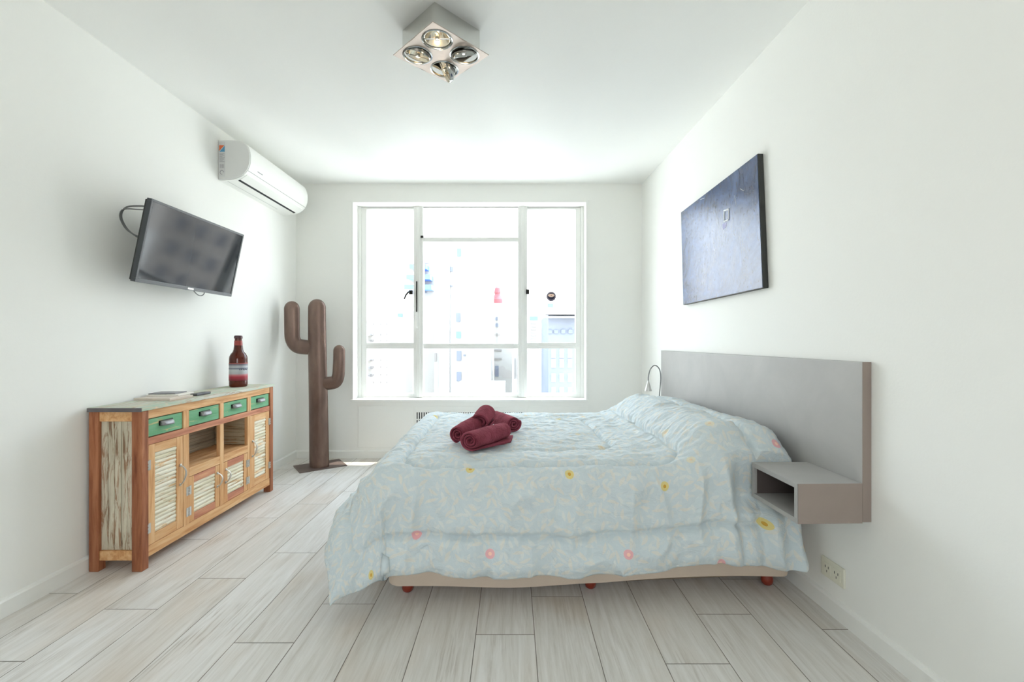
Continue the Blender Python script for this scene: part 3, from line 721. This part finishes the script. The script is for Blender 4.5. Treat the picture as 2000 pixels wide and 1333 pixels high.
# painted white square outline and scratch marks
uh = (FT-NTp).normalized(); uvv = (NTp-NB).normalized()
sq = [rw(1414.5, 412, T_+.002), rw(1423.5, 408.5, T_+.002), rw(1423.5, 429, T_+.002), rw(1414.5, 433, T_+.002)]
mbq = MB()
for i in range(4): mbq.tube([sq[i], sq[(i+1) % 4]], .005, 8)
obj('white_square', mbq, mat('white_paint_mark', (232, 234, 238), .5), pt)
mbq = MB()
for a, b in (((1368, 390), (1376, 387)), ((1446, 369), (1453, 373)), ((1414, 434), (1420, 431)), ((1435, 382), (1438, 400))):
    mbq.tube([rw(*a, T_+.0015), rw(*b, T_+.0015)], .0018, 6)
obj('scratch_marks', mbq, mat('pale_mark', (186, 190, 196), .5), pt)
s2 = [rw(1411, 438, T_+.0016), rw(1420, 434, T_+.0016), rw(1418, 444, T_+.0016), rw(1412, 449, T_+.0016)]
obj('pink_smudge', MB().prism(s2, RN*.0006), mat('pink_mark', (150, 150, 190), .5), pt)

# ------------------------------------------------------------------ headboard with two box nightstands
def lam(name, c, v=.05):
    m, n, b = newmat(name); o = coord(n); g = noi(n, o, 3.5, 5, .6, .5); f_ = noi(n, o, 60, 4)
    cl = lin(c); c_ = ramp(n, g, [(.3, tuple(x*(1-v) for x in cl[:3])+(1,)), (.7, tuple(min(1, x*(1+v)) for x in cl[:3])+(1,))])
    n.links.new(c_, b.inputs['Base Color']); b.inputs['Roughness'].default_value = .5; bumpn(n, b, f_, .05, .002); return m
M_lam = lam('grey_laminate', (168, 166, 163), .07); M_lamw = lam('taupe_laminate_edge', (150, 136, 128), .04)
HY0, HY1, HZ0, HZ1, HT = 1.658, 3.715, .450, 1.033, .033
def hb(mb, y0, y1, z0, z1, o0, o1):    # box in wall-parallel frame: offsets from wall
    def q(y, o_): return (xr(y) + RN.x*o_, y + RN.y*o_)
    c4 = [q(y0,o0), q(y0,o1), q(y1,o1), q(y1,o0)]
    return mb.hexa([(*p, z0) for p in c4] + [(*p, z1) for p in c4])
hbd = thing('headboard', 'wide grey wall mounted headboard with two open box shelves', 'headboard', (1.28, 2.68, HZ0))
obj('panel', hb(MB(), HY0+.0015, HY1, HZ0, HZ1, .001, HT), M_lam, hbd, bevel=.001)
obj('end_edge', hb(MB(), HY0-.001, HY0+.001, HZ0, HZ1, .001, HT), M_lamw, hbd, label='taupe end strip')
M_boxshade = mat('box_shade', (84, 74, 70), .7)  # dark sheets that paint the shade inside the boxes
def nstand(y0, y1, near):
    d1, t_ = .275, .018
    mb = hb(MB(), y0+.0015, y1, .573, .591, HT+.001, d1); hb(mb, y0+.0015, y1, .446, .464, HT+.001, d1)
    hb(mb, y0+.0015, y0+t_, .464, .573, HT+.001, d1); hb(mb, y1-t_, y1, .464, .573, HT+.001, d1)
    o = obj('nightstand_box', mb, M_lam, hbd, bevel=.001)
    hb_ = obj('box_end', hb(MB(), y0-.001, y0+.001, .446, .591, HT+.001, d1-.003), M_lamw, o, label='taupe side of the box shelf')
    obj('box_shade', hb(MB(), y0+t_, y1-t_, .5715, .5728, HT+.009, d1-.02), M_boxshade, o)
    obj('box_shade', hb(MB(), y1-t_-.0014, y1-t_-.0002, .4645, .571, HT+.009, d1-.012), M_boxshade, o)
    obj('box_back', hb(MB(), y0+t_, y1-t_, .464, .573, HT+.001, HT+.008), mat('box_back_shade', (44, 42, 42), .8), o)  # near-black back, shade of the recess put into its colour
nstand(HY0, HY0+.297, True); nstand(HY1-.297, HY1, False)

# reading lamp on far nightstand
rl = thing('reading_lamp', 'small silver gooseneck reading lamp standing on the far box shelf', 'lamp', (1.192, 3.665, .591))
def lp(px, py, Y=3.665): return ((px-1000)/F*Y, Y, CZ+(666.5-py)/F*Y)
obj('base', MB().lathe([(0,0),(.03,0),(.03,.006),(.008,.012),(.006,.02),(0,.02)], (1.183,3.665,.591), 20), M_silver, rl, smooth=True)
b0 = (1.183, 3.665, .605)
obj('gooseneck', MB().tube(ctrl([b0, lp(1288,770), lp(1290.5,740), lp(1288,722), lp(1279,714), lp(1270,722), lp(1266.5,735), lp(1266,744)]), .0042, 10), mat('gooseneck_steel', (128, 130, 130), .3, .9), rl, smooth=True)
x_, y_, z_ = lp(1266, 744)
obj('lamp_shade', MB().lathe([(.004,0),(.007,-.004),(.010,-.02),(.019,-.05),(.027,-.075),(.027,-.082),(.022,-.080),(.006,-.02)], (x_, y_, z_), 24), mat('brushed_nickel', (214, 214, 212), .35, .6), rl, smooth=True)

# ------------------------------------------------------------------ power socket on right wall
M_sock = mat('cream_plastic', (226, 224, 208), .4)
so = thing('power_socket', 'cream double power socket on the right wall under the headboard', 'socket', (xr(1.84), 1.84, .14))
obj('cover_plate', hb(MB(), 1.779, 1.905, .138, .216, .0005, .009), M_sock, so, bevel=.003)
for yc in (1.868, 1.816):
    md_ = obj('outlet', hb(MB(), yc-.021, yc+.021, .155, .199, .009, .0115), M_sock, so, bevel=.002)
    mbs = MB()
    for a, b, rz in ((-.009, .006, .5), (.009, .006, -.5)):
        hb(mbs, yc+a-.0015, yc+a+.0015, .177, .187, .0115, .0119)
    hb(mbs, yc-.0015, yc+.0015, .161, .170, .0115, .0119)
    obj('slots', mbs, M_dark, md_)

# ------------------------------------------------------------------ bed
TH = math.radians(2.0); E1 = Vector((math.cos(TH), math.sin(TH), 0)); E2 = Vector((-math.sin(TH), math.cos(TH), 0))
BO = Vector((-.545, 1.955, 0)); BL_, BW = 1.80, 1.40
def bp(a, b, z): v = BO + E1*a + E2*b; return Vector((v.x, v.y, z))
bed = thing('bed', 'double bed base on round red wooden feet against the right wall', 'bed', (.35, 2.68, 0))
M_beige = mat('beige_fabric', (214, 196, 178), .85, bump=.15, bscale=300, var=.03)
# base: rounded box with sagging lower fabric edge
nA = 60; rows = []
def rrect(a0, a1, b0, b1, r, n=8):
    out = []
    for (ca_, cb_, s0) in ((a1-r, b0+r, -90), (a1-r, b1-r, 0), (a0+r, b1-r, 90), (a0+r, b0+r, 180)):
        for i in range(n+1):
            t_ = math.radians(s0 + 90*i/n); out.append((ca_ + r*math.cos(t_), cb_ + r*math.sin(t_)))
    # densify long edges
    res = []
    for i, p in enumerate(out):
        q = out[(i+1) % len(out)]; d = math.dist(p, q); k = max(1, int(d/.06))
        for j in range(k): res.append((p[0]+(q[0]-p[0])*j/k, p[1]+(q[1]-p[1])*j/k))
    return res
RR = rrect(.0, 1.80, .0, BW, .06)
mb = MB(); bm = mb.bm; rings = []
for z, ins in ((None, .02), (None, .004), (.10, 0), (.34, 0), (.365, .006)):
    ring = []
    for (a, b) in RR:
        zz = z
        if z is None:
            zz = .047 + .018*max(0, math.sin((a-.95)*3.2))*(1 if b < .3 else 0) - (.016*math.exp(-((a-.55)/.25)**2) if b < .3 else 0) + (0 if ins > .01 else .006)
        ca2, cb2 = a + (.9-a)*ins/.9, b + (.7-b)*ins/.7
        ring.append(bm.verts.new(bp(ca2, cb2, zz)))
    rings.append(ring)
for r0, r1 in zip(rings, rings[1:]):
    for i in range(len(r0)): bm.faces.new((r0[i], r0[(i+1) % len(r0)], r1[(i+1) % len(r0)], r1[i]))
bm.faces.new(rings[-1]); bm.faces.new(rings[0][::-1])
obj('base', mb, M_beige, bed, smooth=True)
mb = MB(); rings = []
RM = rrect(.0, 1.78, .01, BW-.01, .08)
for z, ins in ((.366, .01), (.375, 0), (.518, 0), (.528, .01)):
    rings.append([mb.bm.verts.new(bp(a + (.9-a)*ins/.9, b + (.7-b)*ins/.7, z)) for a, b in RM])
for r0, r1 in zip(rings, rings[1:]):
    for i in range(len(r0)): mb.bm.faces.new((r0[i], r0[(i+1) % len(r0)], r1[(i+1) % len(r0)], r1[i]))
mb.bm.faces.new(rings[-1]); mb.bm.faces.new(rings[0][::-1])
obj('mattress', mb, mat('mattress_white', (232, 230, 226), .8), bed, smooth=True)
M_foot = mat('red_brown_foot', (136, 52, 34), .3)
for a in (.085, .90, 1.71):
    for b in (.06, BW-.06):
        p = bp(a, b, 0)
        obj('foot', MB().lathe([(0,0),(.014,.001),(.022,.008),(.026,.022),(.025,.036),(.020,.048),(.018,.075),(0,.075)], p, 24), M_foot, bed, smooth=True)

# ------------------------------------------------------------------ duvet
A0, A1, B0, B1 = -.395, 1.765, -.45, BW + .42
NA, NB_ = 330, 350
TOPZ = .572
def sstep(x, a, b):
    t = np.clip((x-a)/(b-a), 0, 1); return t*t*(3-2*t)
aa = np.linspace(A0, A1, NA)[:, None] * np.ones((1, NB_)); bb_ = np.linspace(B0, B1, NB_)[None, :] * np.ones((NA, 1))
EDG = .03
def nse(u, v, s=1., seed=0.):
    f = np.vectorize(lambda x, y: noise.noise((x*s, y*s, seed)))
    return f(u, v)
def surf(a, b):
    da = np.maximum(0, EDG-a); dbn = np.maximum(0, EDG-b); dbf = np.maximum(0, b-(BW-EDG)); db = dbn + dbf
    sg = np.where(dbf > 0, 1., -1.)
    r = np.hypot(da, db) + 1e-9
    ca_, cb_ = -da/r, sg*db/r
    wA = np.clip(np.abs(ca_), 0, 1)**2
    fm = np.radians(81) * (1-wA) + np.radians(54) * wA       # how steeply it hangs
    fm = fm - np.radians(4) * np.abs(ca_*cb_)*2
    R = .095
    ph = np.minimum(r/R, fm); over = np.maximum(0, r - R*fm)
    h = R*np.sin(ph) + over*np.cos(fm); d = R*(1-np.cos(ph)) + over*np.sin(fm)
    base = TOPZ + 0*a
    # pillows under the head end
    pil = sstep(a, 1.20, 1.50) * .150 * (1 - .06*np.exp(-((b-.70)/.09)**2)) * (1 - .25*sstep(a, 1.60, 1.80)) * (1-.12*sstep(b, .9, 1.4))
    fade = sstep(b, -.02, .12) * (1-sstep(b, BW-.16, BW+.02)); pil = pil * (.42 + .58*fade) * (1 - np.clip(d/.40, 0, 1))
    z = base - d + pil
    z = np.maximum(z, .012)
    ac_ = np.clip(a, EDG, None) + ca_*h; bc_ = np.clip(b, EDG, BW-EDG) + cb_*h
    return ac_, bc_, z, d
ua = aa.copy(); ub = bb_.copy()
# ragged hem: shrink sheet a little by a slowly varying amount on each side
hemn = nse(ua*1.0, ua*0, 2.6, 3.)*.045 + nse(ua, ua*0, 7., 5.)*.018 + .030*sstep(ua, .9, 1.7) 
ub2 = np.where(ub < 0, ub * (1 - (hemn)/abs(B0)*1.0 ), ub)
hemf = nse(ub, ub*0, 2.2, 9.)*.03
ua2 = np.where(ua < 0, ua * (1 - hemf/abs(A0)), ua)
cq = np.clip(-ua/.395, 0, 1)*np.clip(-ub/.45, 0, 1); ua2 = ua2*(1-.09*cq); ub2 = ub2*(1-.09*cq)
pa, pb, pz, pd = surf(ua2, ub2)
P = np.stack([BO.x + E1.x*pa + E2.x*pb, BO.y + E1.y*pa + E2.y*pb, pz], -1)
du = np.gradient(P, axis=0); dv = np.gradient(P, axis=1); N_ = np.cross(du, dv); N_ /= np.linalg.norm(N_, axis=-1, keepdims=True) + 1e-9
# quilting: concentric rounded rectangles sewn parallel to the hem
def rrd(a, b, off, r):
    cxa, cxb = (A0+A1)/2, (B0+B1)/2; hx, hy = (A1-A0)/2-off, (B1-B0)/2-off
    qx, qy = np.abs(a-cxa)-hx+r, np.abs(b-cxb)-hy+r
    return np.minimum(np.maximum(qx, qy), 0) + np.hypot(np.maximum(qx, 0), np.maximum(qy, 0)) - r
wob = nse(ua, ub, 3.0, 21.)*.018
seam = np.full_like(ua, 1.)
for off, r in ((.155, .05), (.455, .13), (.70, .12)):
    seam = np.minimum(seam, np.abs(rrd(ua, ub, off, r) + wob))
D_ = -.016*np.exp(-(seam/.011)**2) + .012*np.clip(seam/.09, 0, 1)**.7
edge = np.minimum(np.minimum(ua-A0, A1-ua), np.minimum(ub-B0, B1-ub)); D_ -= .012*np.exp(-(edge/.02)**2)
sidew = np.clip(pd/.12, 0, 1)
D_ += (1-sidew) * (.008*nse(ua, ub*2.2, 6., 1.) + .006*nse(ua*1.6, ub*3, 13., 2.))
rot_u = ua*.8 + ub*.9; rot_v = -ua*.9 + ub*.5
ridge = 1-np.abs(nse(rot_u*.55, rot_v, 5., 4.))*2.4; D_ += sidew * (.020*np.clip(ridge, 0, 1)**2 + .015*nse(ua, ub*.5, 8., 6.) + .007*nse(ua*2, ub, 14., 8.))
crk = np.exp(-(seam/.05)**2); D_ += crk*.0045*nse(ua*2.2, ub*2.2, 18., 11.)
# vertical gathers where it hangs below the pillows
gat = sstep(ua, 1.38, 1.5)*sidew; D_ += gat*.010*np.sin(ua*62 + 2*nse(ua, ub, 3., 2.))
# slack cloth at the foot corner swings outwards in folds
cor = np.clip((EDG-ua)/.25, 0, 1)*np.clip((EDG-ub)/.25, 0, 1); D_ += cor*.012*np.sin((ua-ub)*24)
P = P + N_*D_[..., None]*(1.35*(1-.6*np.clip(cor*1.5, 0, 1)))[..., None]
# tucked behind the box shelf at the head end
wk = sstep(P[..., 0], .90, 1.00) * sstep(P[..., 2], .37, .44)
P[..., 1] += wk*np.maximum(0, 1.985 - P[..., 1])
P[..., 1] -= wk*np.maximum(0, P[..., 1] - 3.395)
P[..., 2] = np.maximum(P[..., 2], .012)
def duvet_mat():
    m, n, b = newmat('leaf_print_cotton')
    uv = n.nodes.new('ShaderNodeUVMap'); uv.uv_map = 'cloth'; U = uv.outputs[0]
    def leaves(scale, seed, ln, wd):
        v = vmap(n, U, (scale, scale, 1), (seed, seed*1.7, 0))
        vo = n.nodes.new('ShaderNodeTexVoronoi'); vo.voronoi_dimensions = '2D'; vo.inputs['Scale'].default_value = 1; vo.inputs['Randomness'].default_value = .9
        n.links.new(v, vo.inputs['Vector'])
        sb_ = n.nodes.new('ShaderNodeVectorMath'); sb_.operation = 'SUBTRACT'; n.links.new(v, sb_.inputs[0]); n.links.new(vo.outputs['Position'], sb_.inputs[1])
        ro = n.nodes.new('ShaderNodeVectorRotate'); ro.rotation_type = 'Z_AXIS'; n.links.new(sb_.outputs[0], ro.inputs['Vector'])
        sc_ = n.nodes.new('ShaderNodeSeparateColor'); n.links.new(vo.outputs['Color'], sc_.inputs[0])
        n.links.new(val(n, 'MULTIPLY', sc_.outputs[0], 6.283), ro.inputs['Angle'])
        sp = n.nodes.new('ShaderNodeSeparateXYZ'); n.links.new(ro.outputs[0], sp.inputs[0])
        x = val(n, 'DIVIDE', sp.outputs[0], ln); y = val(n, 'ABSOLUTE', val(n, 'ADD', sp.outputs[1], val(n, 'MULTIPLY', val(n, 'MULTIPLY', x, x), .06)))
        lim = val(n, 'MULTIPLY', val(n, 'SUBTRACT', 1., val(n, 'MULTIPLY', x, x)), wd)
        mk = val(n, 'SUBTRACT', lim, y)
        mm = n.nodes.new('ShaderNodeMapRange'); mm.inputs[1].default_value = -.01; mm.inputs[2].default_value = .02; n.links.new(mk, mm.inputs[0])
        return mm.outputs[0], sc_.outputs[1]
    base = lin((203, 213, 216)); col = base
    for sc_, sd, ln, wd, cc in ((23, .3, .46, .16, (220, 222, 218)), (27, 7.1, .44, .16, (210, 216, 216)), (18, 3.7, .44, .13, (222, 218, 208))):
        mk, rnd_ = leaves(sc_, sd, ln, wd)
        col = mixc(n, val(n, 'MULTIPLY', mk, .68), col, lin(cc))
    # flowers
    for (fu, fv, kind) in FLOWERS:
        sb_ = n.nodes.new('ShaderNodeVectorMath'); sb_.operation = 'DISTANCE'; n.links.new(U, sb_.inputs[0]); sb_.inputs[1].default_value = (fu, fv, 0)
        d = sb_.outputs['Value']
        outer = {'y': (226, 206, 120), 'p': (238, 172, 176), 'f': (222, 214, 190)}[kind]; inner = {'y': (206, 160, 70), 'p': (250, 208, 190), 'f': (224, 200, 170)}[kind]
        col = mixc(n, val(n, 'MULTIPLY', val(n, 'LESS_THAN', d, .019), .85), col, lin(outer))
        col = mixc(n, val(n, 'LESS_THAN', d, .007), col, lin(inner))
    n.links.new(col, b.inputs['Base Color']); b.inputs['Roughness'].default_value = .85; b.inputs['Specular IOR Level'].default_value = .15
    b.inputs['Sheen Weight'].default_value = .15
    o_ = noi(n, vmap(n, U, (14, 20, 1)), 1., 5, .6, 1.2); o2 = noi(n, U, 420, 2)
    h = val(n, 'ADD', o_, val(n, 'MULTIPLY', o2, .05)); bumpn(n, b, h, .7, .014)
    return m
# flower places found from the photo, as cloth coordinates
fl_px = [(918,917,'y'),(1112,927,'y'),(1297,950,'y'),(1494,1025,'y'),(726,1125,'y'),(816,1042,'p'),(957,1084,'p'),(1227,1083,'p'),(1407,1100,'p'),(1516,866,'p'),(1300,846,'f'),(1385,828,'f'),(1175,873,'f'),(1350,897,'f'),(1570,1068,'f'),(1130,850,'f')]
PX = 1000 + P[..., 0]/P[..., 1]*F; PY = 666.5 - (P[..., 2]-CZ)/P[..., 1]*F
FLOWERS = []
for (x, y, k) in fl_px:
    d = (PX-x)**2 + (PY-y)**2 + P[..., 1]*6; i, j = np.unravel_index(np.argmin(d), d.shape); FLOWERS.append((float(ua[i, j]), float(ub[i, j]), k))
rr = random.Random(2)
for _ in range(10): FLOWERS.append((rr.uniform(0, 1.6), rr.uniform(.9, 1.7), 'y' if rr.random() < .4 else 'f'))
if __import__('os').environ.get('DUVET_PRINT'): print('FLOWERS', FLOWERS)
me = bpy.data.meshes.new('duvet'); org = Vector((.35, 2.68, TOPZ))
vs = (P.reshape(-1, 3) - np.array(org)).tolist()
fc = [(i*NB_+j, (i+1)*NB_+j, (i+1)*NB_+j+1, i*NB_+j+1) for i in range(NA-1) for j in range(NB_-1)]
me.from_pydata(vs, [], fc); me.update()
uvl = me.uv_layers.new(name='cloth'); UV = np.stack([ua, ub], -1).reshape(-1, 2); idx = np.empty(len(me.loops), dtype=np.int32); me.loops.foreach_get('vertex_index', idx)
uvl.data.foreach_set('uv', UV[idx].astype(np.float32).ravel())
me.polygons.foreach_set('use_smooth', np.ones(len(me.polygons), dtype=bool))
me.materials.append(duvet_mat())
dvt = bpy.data.objects.new('duvet', me); C.objects.link(dvt); dvt.location = org
sm = dvt.modifiers.new('thickness', 'SOLIDIFY'); sm.thickness = .014; sm.offset = -1
tag(dvt, 'pale blue leaf printed quilted duvet draped over the bed', 'duvet')

# ------------------------------------------------------------------ rolled towels
def towel_mat():
    m, n, b = newmat('burgundy_terry'); o = coord(n)
    g = noi(n, o, 14, 4, .6, .5); f_ = noi(n, o, 260, 3)
    c = ramp(n, g, [(.3, lin((112, 44, 58))), (.7, lin((152, 74, 90)))])
    n.links.new(c, b.inputs['Base Color']); b.inputs['Roughness'].default_value = .95; b.inputs['Specular IOR Level'].default_value = .1
    b.inputs['Sheen Weight'].default_value = .5; b.inputs['Sheen Roughness'].default_value = .5; b.inputs['Sheen Tint'].default_value = lin((220, 130, 140))
    bumpn(n, b, val(n, 'ADD', f_, val(n, 'MULTIPLY', noi(n, o, 45, 4, .6, .8), 2.)), .8, .008); return m
M_towel = towel_mat()
def top_pt(px, py, z):
    Y = (CZ - z) * F / (py - 666.5); return Vector(((px-1000)/F*Y, Y, z))
def towel(c0, c1, R, label, turns=3.2, flap=0, seed=0, start=0., sag=.92):
    """spiral roll between end centres c0 (seen end) and c1"""
    c0 = Vector(c0); c1 = Vector(c1); ax = (c1-c0).normalized(); L = (c1-c0).length
    up = Vector((0, 0, 1)); sd = ax.cross(up).normalized(); up = sd.cross(ax).normalized()
    nT = int(turns*28); th = R/(turns+.35); pts = []
    for i in range(nT+1):
        t = i/nT; ang = start + t*turns*2*math.pi; r = R*(.14+.86*t)
        pts.append((r*math.cos(ang), r*math.sin(ang)*sag))
    if flap:
        x, y = pts[-1]
        for i in range(1, 9): pts.append((x + flap*i/8*(1 if x >= 0 else 1), y - .004*i/8 + .003*math.sin(i)))
    nL = 26; G = np.zeros((nL, len(pts), 3))
    for i in range(nL):
        u = i/(nL-1); bul = 1 + .05*math.sin(u*math.pi) + .03*noise.noise((u*5, seed, 0))
        for j, (x, y) in enumerate(pts):
            n1 = noise.noise((u*4+seed, j*.04, seed)); n2 = noise.noise((u*13, j*.12, seed+5))
            ext = .010*noise.noise((j*.05, seed, 9)) * (1 if u > .5 else -1) * abs(2*u-1)
            p = c0 + ax*(L*u + ext) + (sd*x + up*y)*bul*(1 + .05*n1 + .025*n2)
            G[i, j] = p
    bt_ = Vector(c0 + (c1-c0)*.5); org_ = (bt_.x, bt_.y, min(G[..., 2].min(), bt_.z))
    o = obj('rolled_towel', MB().grid(G), M_towel, smooth=80, origin=org_, fix=False)
    s_ = o.modifiers.new('thick', 'SOLIDIFY'); s_.thickness = th*.62; s_.offset = 0
    sb_ = o.modifiers.new('soft', 'SUBSURF'); sb_.levels = 1; sb_.render_levels = 1
    return tag(o, label, 'towel', 'burgundy rolled towels on the bed')
tz = TOPZ + .020
Pa = top_pt(917, 862, tz+.056); Pb = top_pt(984, 842, tz+.052)
towel(Pa, Pb, .054, 'front burgundy rolled towel with its spiral end facing left', 3.0, flap=.0, seed=1, start=-1.2, sag=.82)
Pa = top_pt(893, 850, tz+.048); Pb = top_pt(948, 818, tz+.085)
towel(Pa, Pb, .047, 'burgundy towel roll at the left of the pile behind the front roll', 2.6, seed=2, start=.8)
Pa = top_pt(938, 826, tz+.085); Pb = top_pt(952, 806, tz+.120)
towel(Pa, Pb, .056, 'burgundy towel roll standing highest at the back of the pile', 2.6, seed=3, start=2.)
Pa = top_pt(1004, 829, tz+.050); Pb = top_pt(968, 815, tz+.052)
towel(Pa, Pb, .048, 'burgundy towel roll at the right with a dark spiral end', 3.0, seed=4, start=.4)
mb = MB(); G = np.zeros((20, 12, 3)); q0, q1, q2, q3 = top_pt(905, 872, tz), top_pt(1002, 857, tz), top_pt(998, 868, tz), top_pt(930, 882, tz)
for i in range(20):
    for j in range(12):
        u, v = i/19, j/11; p = (q0*(1-u)+q1*u)*(1-v) + (q3*(1-u)+q2*u)*v
        G[i, j] = (p.x, p.y, tz + .012 + .005*noise.noise((u*6, v*4, 3)))
o = obj('folded_towel', MB().grid(G), M_towel, smooth=80, origin=tuple((q0+q2)/2), fix=False)
s_ = o.modifiers.new('thick', 'SOLIDIFY'); s_.thickness = .012; s_.offset = 0
tag(o, 'flat burgundy towel folded under the front rolled towel', 'towel')

# ------------------------------------------------------------------ ceiling lamp
LC = Vector((-.340, 2.182, 2.48)); HD = .229
lt = thing('ceiling_lamp', 'square brushed steel ceiling lamp with four round swivel spots', 'ceiling lamp', (LC.x, LC.y, ZC))
M_brush = mat('brushed_steel', (198, 184, 174), .35, .75, var=.04, vscale=30)
M_chrome = mat('lamp_chrome', (170, 172, 170), .16, 1.)
M_reflect = mat('lamp_reflector', (236, 226, 206), .22, 1.)
dirs = {'front': Vector((0, -1, 0)), 'left': Vector((-1, 0, 0)), 'right': Vector((1, 0, 0)), 'back': Vector((0, 1, 0))}
# plate with four round holes
me_bm = bmesh.new()
cen = {k_: LC + v*.1125 for k_, v in dirs.items()}; HR = .068
def plate():
    mb = MB(); bm = mb.bm
    seg = 32
    for zz in (LC.z, LC.z+.004):
        for k_, v in dirs.items():
            # quarter square (rotated) around each hole: corners tip, side, centre, side
            s1 = Vector((-v.y, v.x, 0)); tip = LC + v*HD; ctr_ = LC.copy(); mid1 = LC + (v+s1)*HD/2; mid2 = LC + (v-s1)*HD/2
            cs = [tip, mid1, ctr_, mid2]; hc = cen[k_]
            outer = []; inner = []
            for i in range(seg):
                ang = 2*math.pi*i/seg + math.atan2(v.y, v.x); d = Vector((math.cos(ang), math.sin(ang), 0)); inner.append(hc + d*HR)
                # intersect with quad
                best = None
                for q in range(4):
                    a, b = cs[q], cs[(q+1) % 4]; e_ = b-a; den = d.x*e_.y - d.y*e_.x
                    if abs(den) < 1e-9: continue
                    t = ((a.x-hc.x)*e_.y - (a.y-hc.y)*e_.x)/den; s_ = ((a.x-hc.x)*d.y - (a.y-hc.y)*d.x)/den
                    if t > 0 and -1e-6 <= s_ <= 1+1e-6 and (best is None or t < best): best = t
                outer.append(hc + d*max(best, HR+.0005))
            vi = [bm.verts.new((p.x, p.y, zz)) for p in inner]; vo = [bm.verts.new((p.x, p.y, zz)) for p in outer]
            for i in range(seg):
                j = (i+1) % seg; bm.faces.new((vi[i], vi[j], vo[j], vo[i]))
    q = [LC + v*HD for v in (dirs['front'], dirs['right'], dirs['back'], dirs['left'])]
    for i in range(4):
        a, b = q[i], q[(i+1) % 4]; mb.poly([(a.x,a.y,LC.z),(b.x,b.y,LC.z),(b.x,b.y,LC.z+.004),(a.x,a.y,LC.z+.004)], [(0,1,2,3)])
    return mb
obj('plate', plate(), M_brush, lt, fix=False)
# ceiling box, open frame of four metal sides
HB = .185; q = [LC + v*HB for v in (dirs['front'], dirs['right'], dirs['back'], dirs['left'])]; q2 = [LC + v*(HB-.004) for v in (dirs['front'], dirs['right'], dirs['back'], dirs['left'])]
mb = MB()
for i in range(4):
    a, b, c_, d = q[i], q[(i+1) % 4], q2[(i+1) % 4], q2[i]
    mb.hexa([(p.x, p.y, 2.502) for p in (a, b, c_, d)] + [(p.x, p.y, ZC-.0005) for p in (a, b, c_, d)])
obj('mounting_box', mb, mat('polished_box', (222, 222, 218), .06, 1.), lt)
mb = MB()
for v in dirs.values():
    p = LC + v*(HB-.03); mb.tube([(p.x, p.y, LC.z+.004), (p.x, p.y, 2.599)], .006, 10)
obj('spacer_rods', mb, M_chrome, lt)
def glow():
    m = bpy.data.materials.new('bulb_glow'); m.use_nodes = True; b = m.node_tree.nodes['Principled BSDF']
    b.inputs['Emission Color'].default_value = (1, .72, .38, 1); b.inputs['Emission Strength'].default_value = 4; return m
M_glow = glow()
tilts = {'front': (0, 0), 'left': (10, 14), 'right': (34, -10), 'back': (-8, 62)}
for k_, c_ in cen.items():
    # flat surround ring in plate
    ring = obj('spot_ring', MB().lathe([(HR,.0045),(HR+.003,-.0015),(HR-.003,-.003),(HR-.006,.002),(HR-.006,.006)], (c_.x, c_.y, LC.z), 40), M_chrome, lt, smooth=True)
    tx, ty = tilts[k_]
    M_ = Matrix.Translation((c_.x, c_.y, LC.z + (.004 if k_ == 'front' else -.004))) @ Matrix.Rotation(math.radians(ty), 4, 'Y') @ Matrix.Rotation(math.radians(tx), 4, 'X')
    lampm = obj('spot_lamp', MB().lathe([(.059,0),(.061,.002),(.061,.014),(.055,.024),(.040,.036),(.026,.048),(.012,.054),(.012,.064),(0,.064)], seg=40, mtx=M_), M_chrome, lt, smooth=True)
    obj('reflector', MB().lathe([(.0585,.0002),(.0555,.001),(.048,.013),(.036,.027),(.022,.038),(.0,.043)], seg=40, mtx=M_), M_reflect, lampm, smooth=True)
    mb = MB().lathe([(0,-.004),(.009,-.004),(.011,.002),(.011,.018),(.007,.030)], seg=20, mtx=M_)
    R3 = M_.to_3x3(); o_ = M_.translation
    mb.tube([o_ + R3 @ Vector((-.058, 0, .0)), o_ + R3 @ Vector((.058, 0, .0))], .0025, 8)
    obj('bulb_shield', mb, M_chrome, lampm, smooth=True)
    obj('bulb', MB().lathe([(.0075,.031),(.009,.034),(.008,.0385),(.0,.041)], seg=16, mtx=M_), M_glow, lampm, smooth=True)
    L_ = bpy.data.lights.new('spot_bulb_light', 'POINT'); L_.energy = .08; L_.color = (1, .72, .42); L_.shadow_soft_size = .012
    lo = bpy.data.objects.new('spot_bulb_light', L_); C.objects.link(lo); lo.location = M_ @ Vector((0, 0, .022)) if k_ != 'x' else c_
    lo.location = M_ @ Vector((0, 0, -.012))
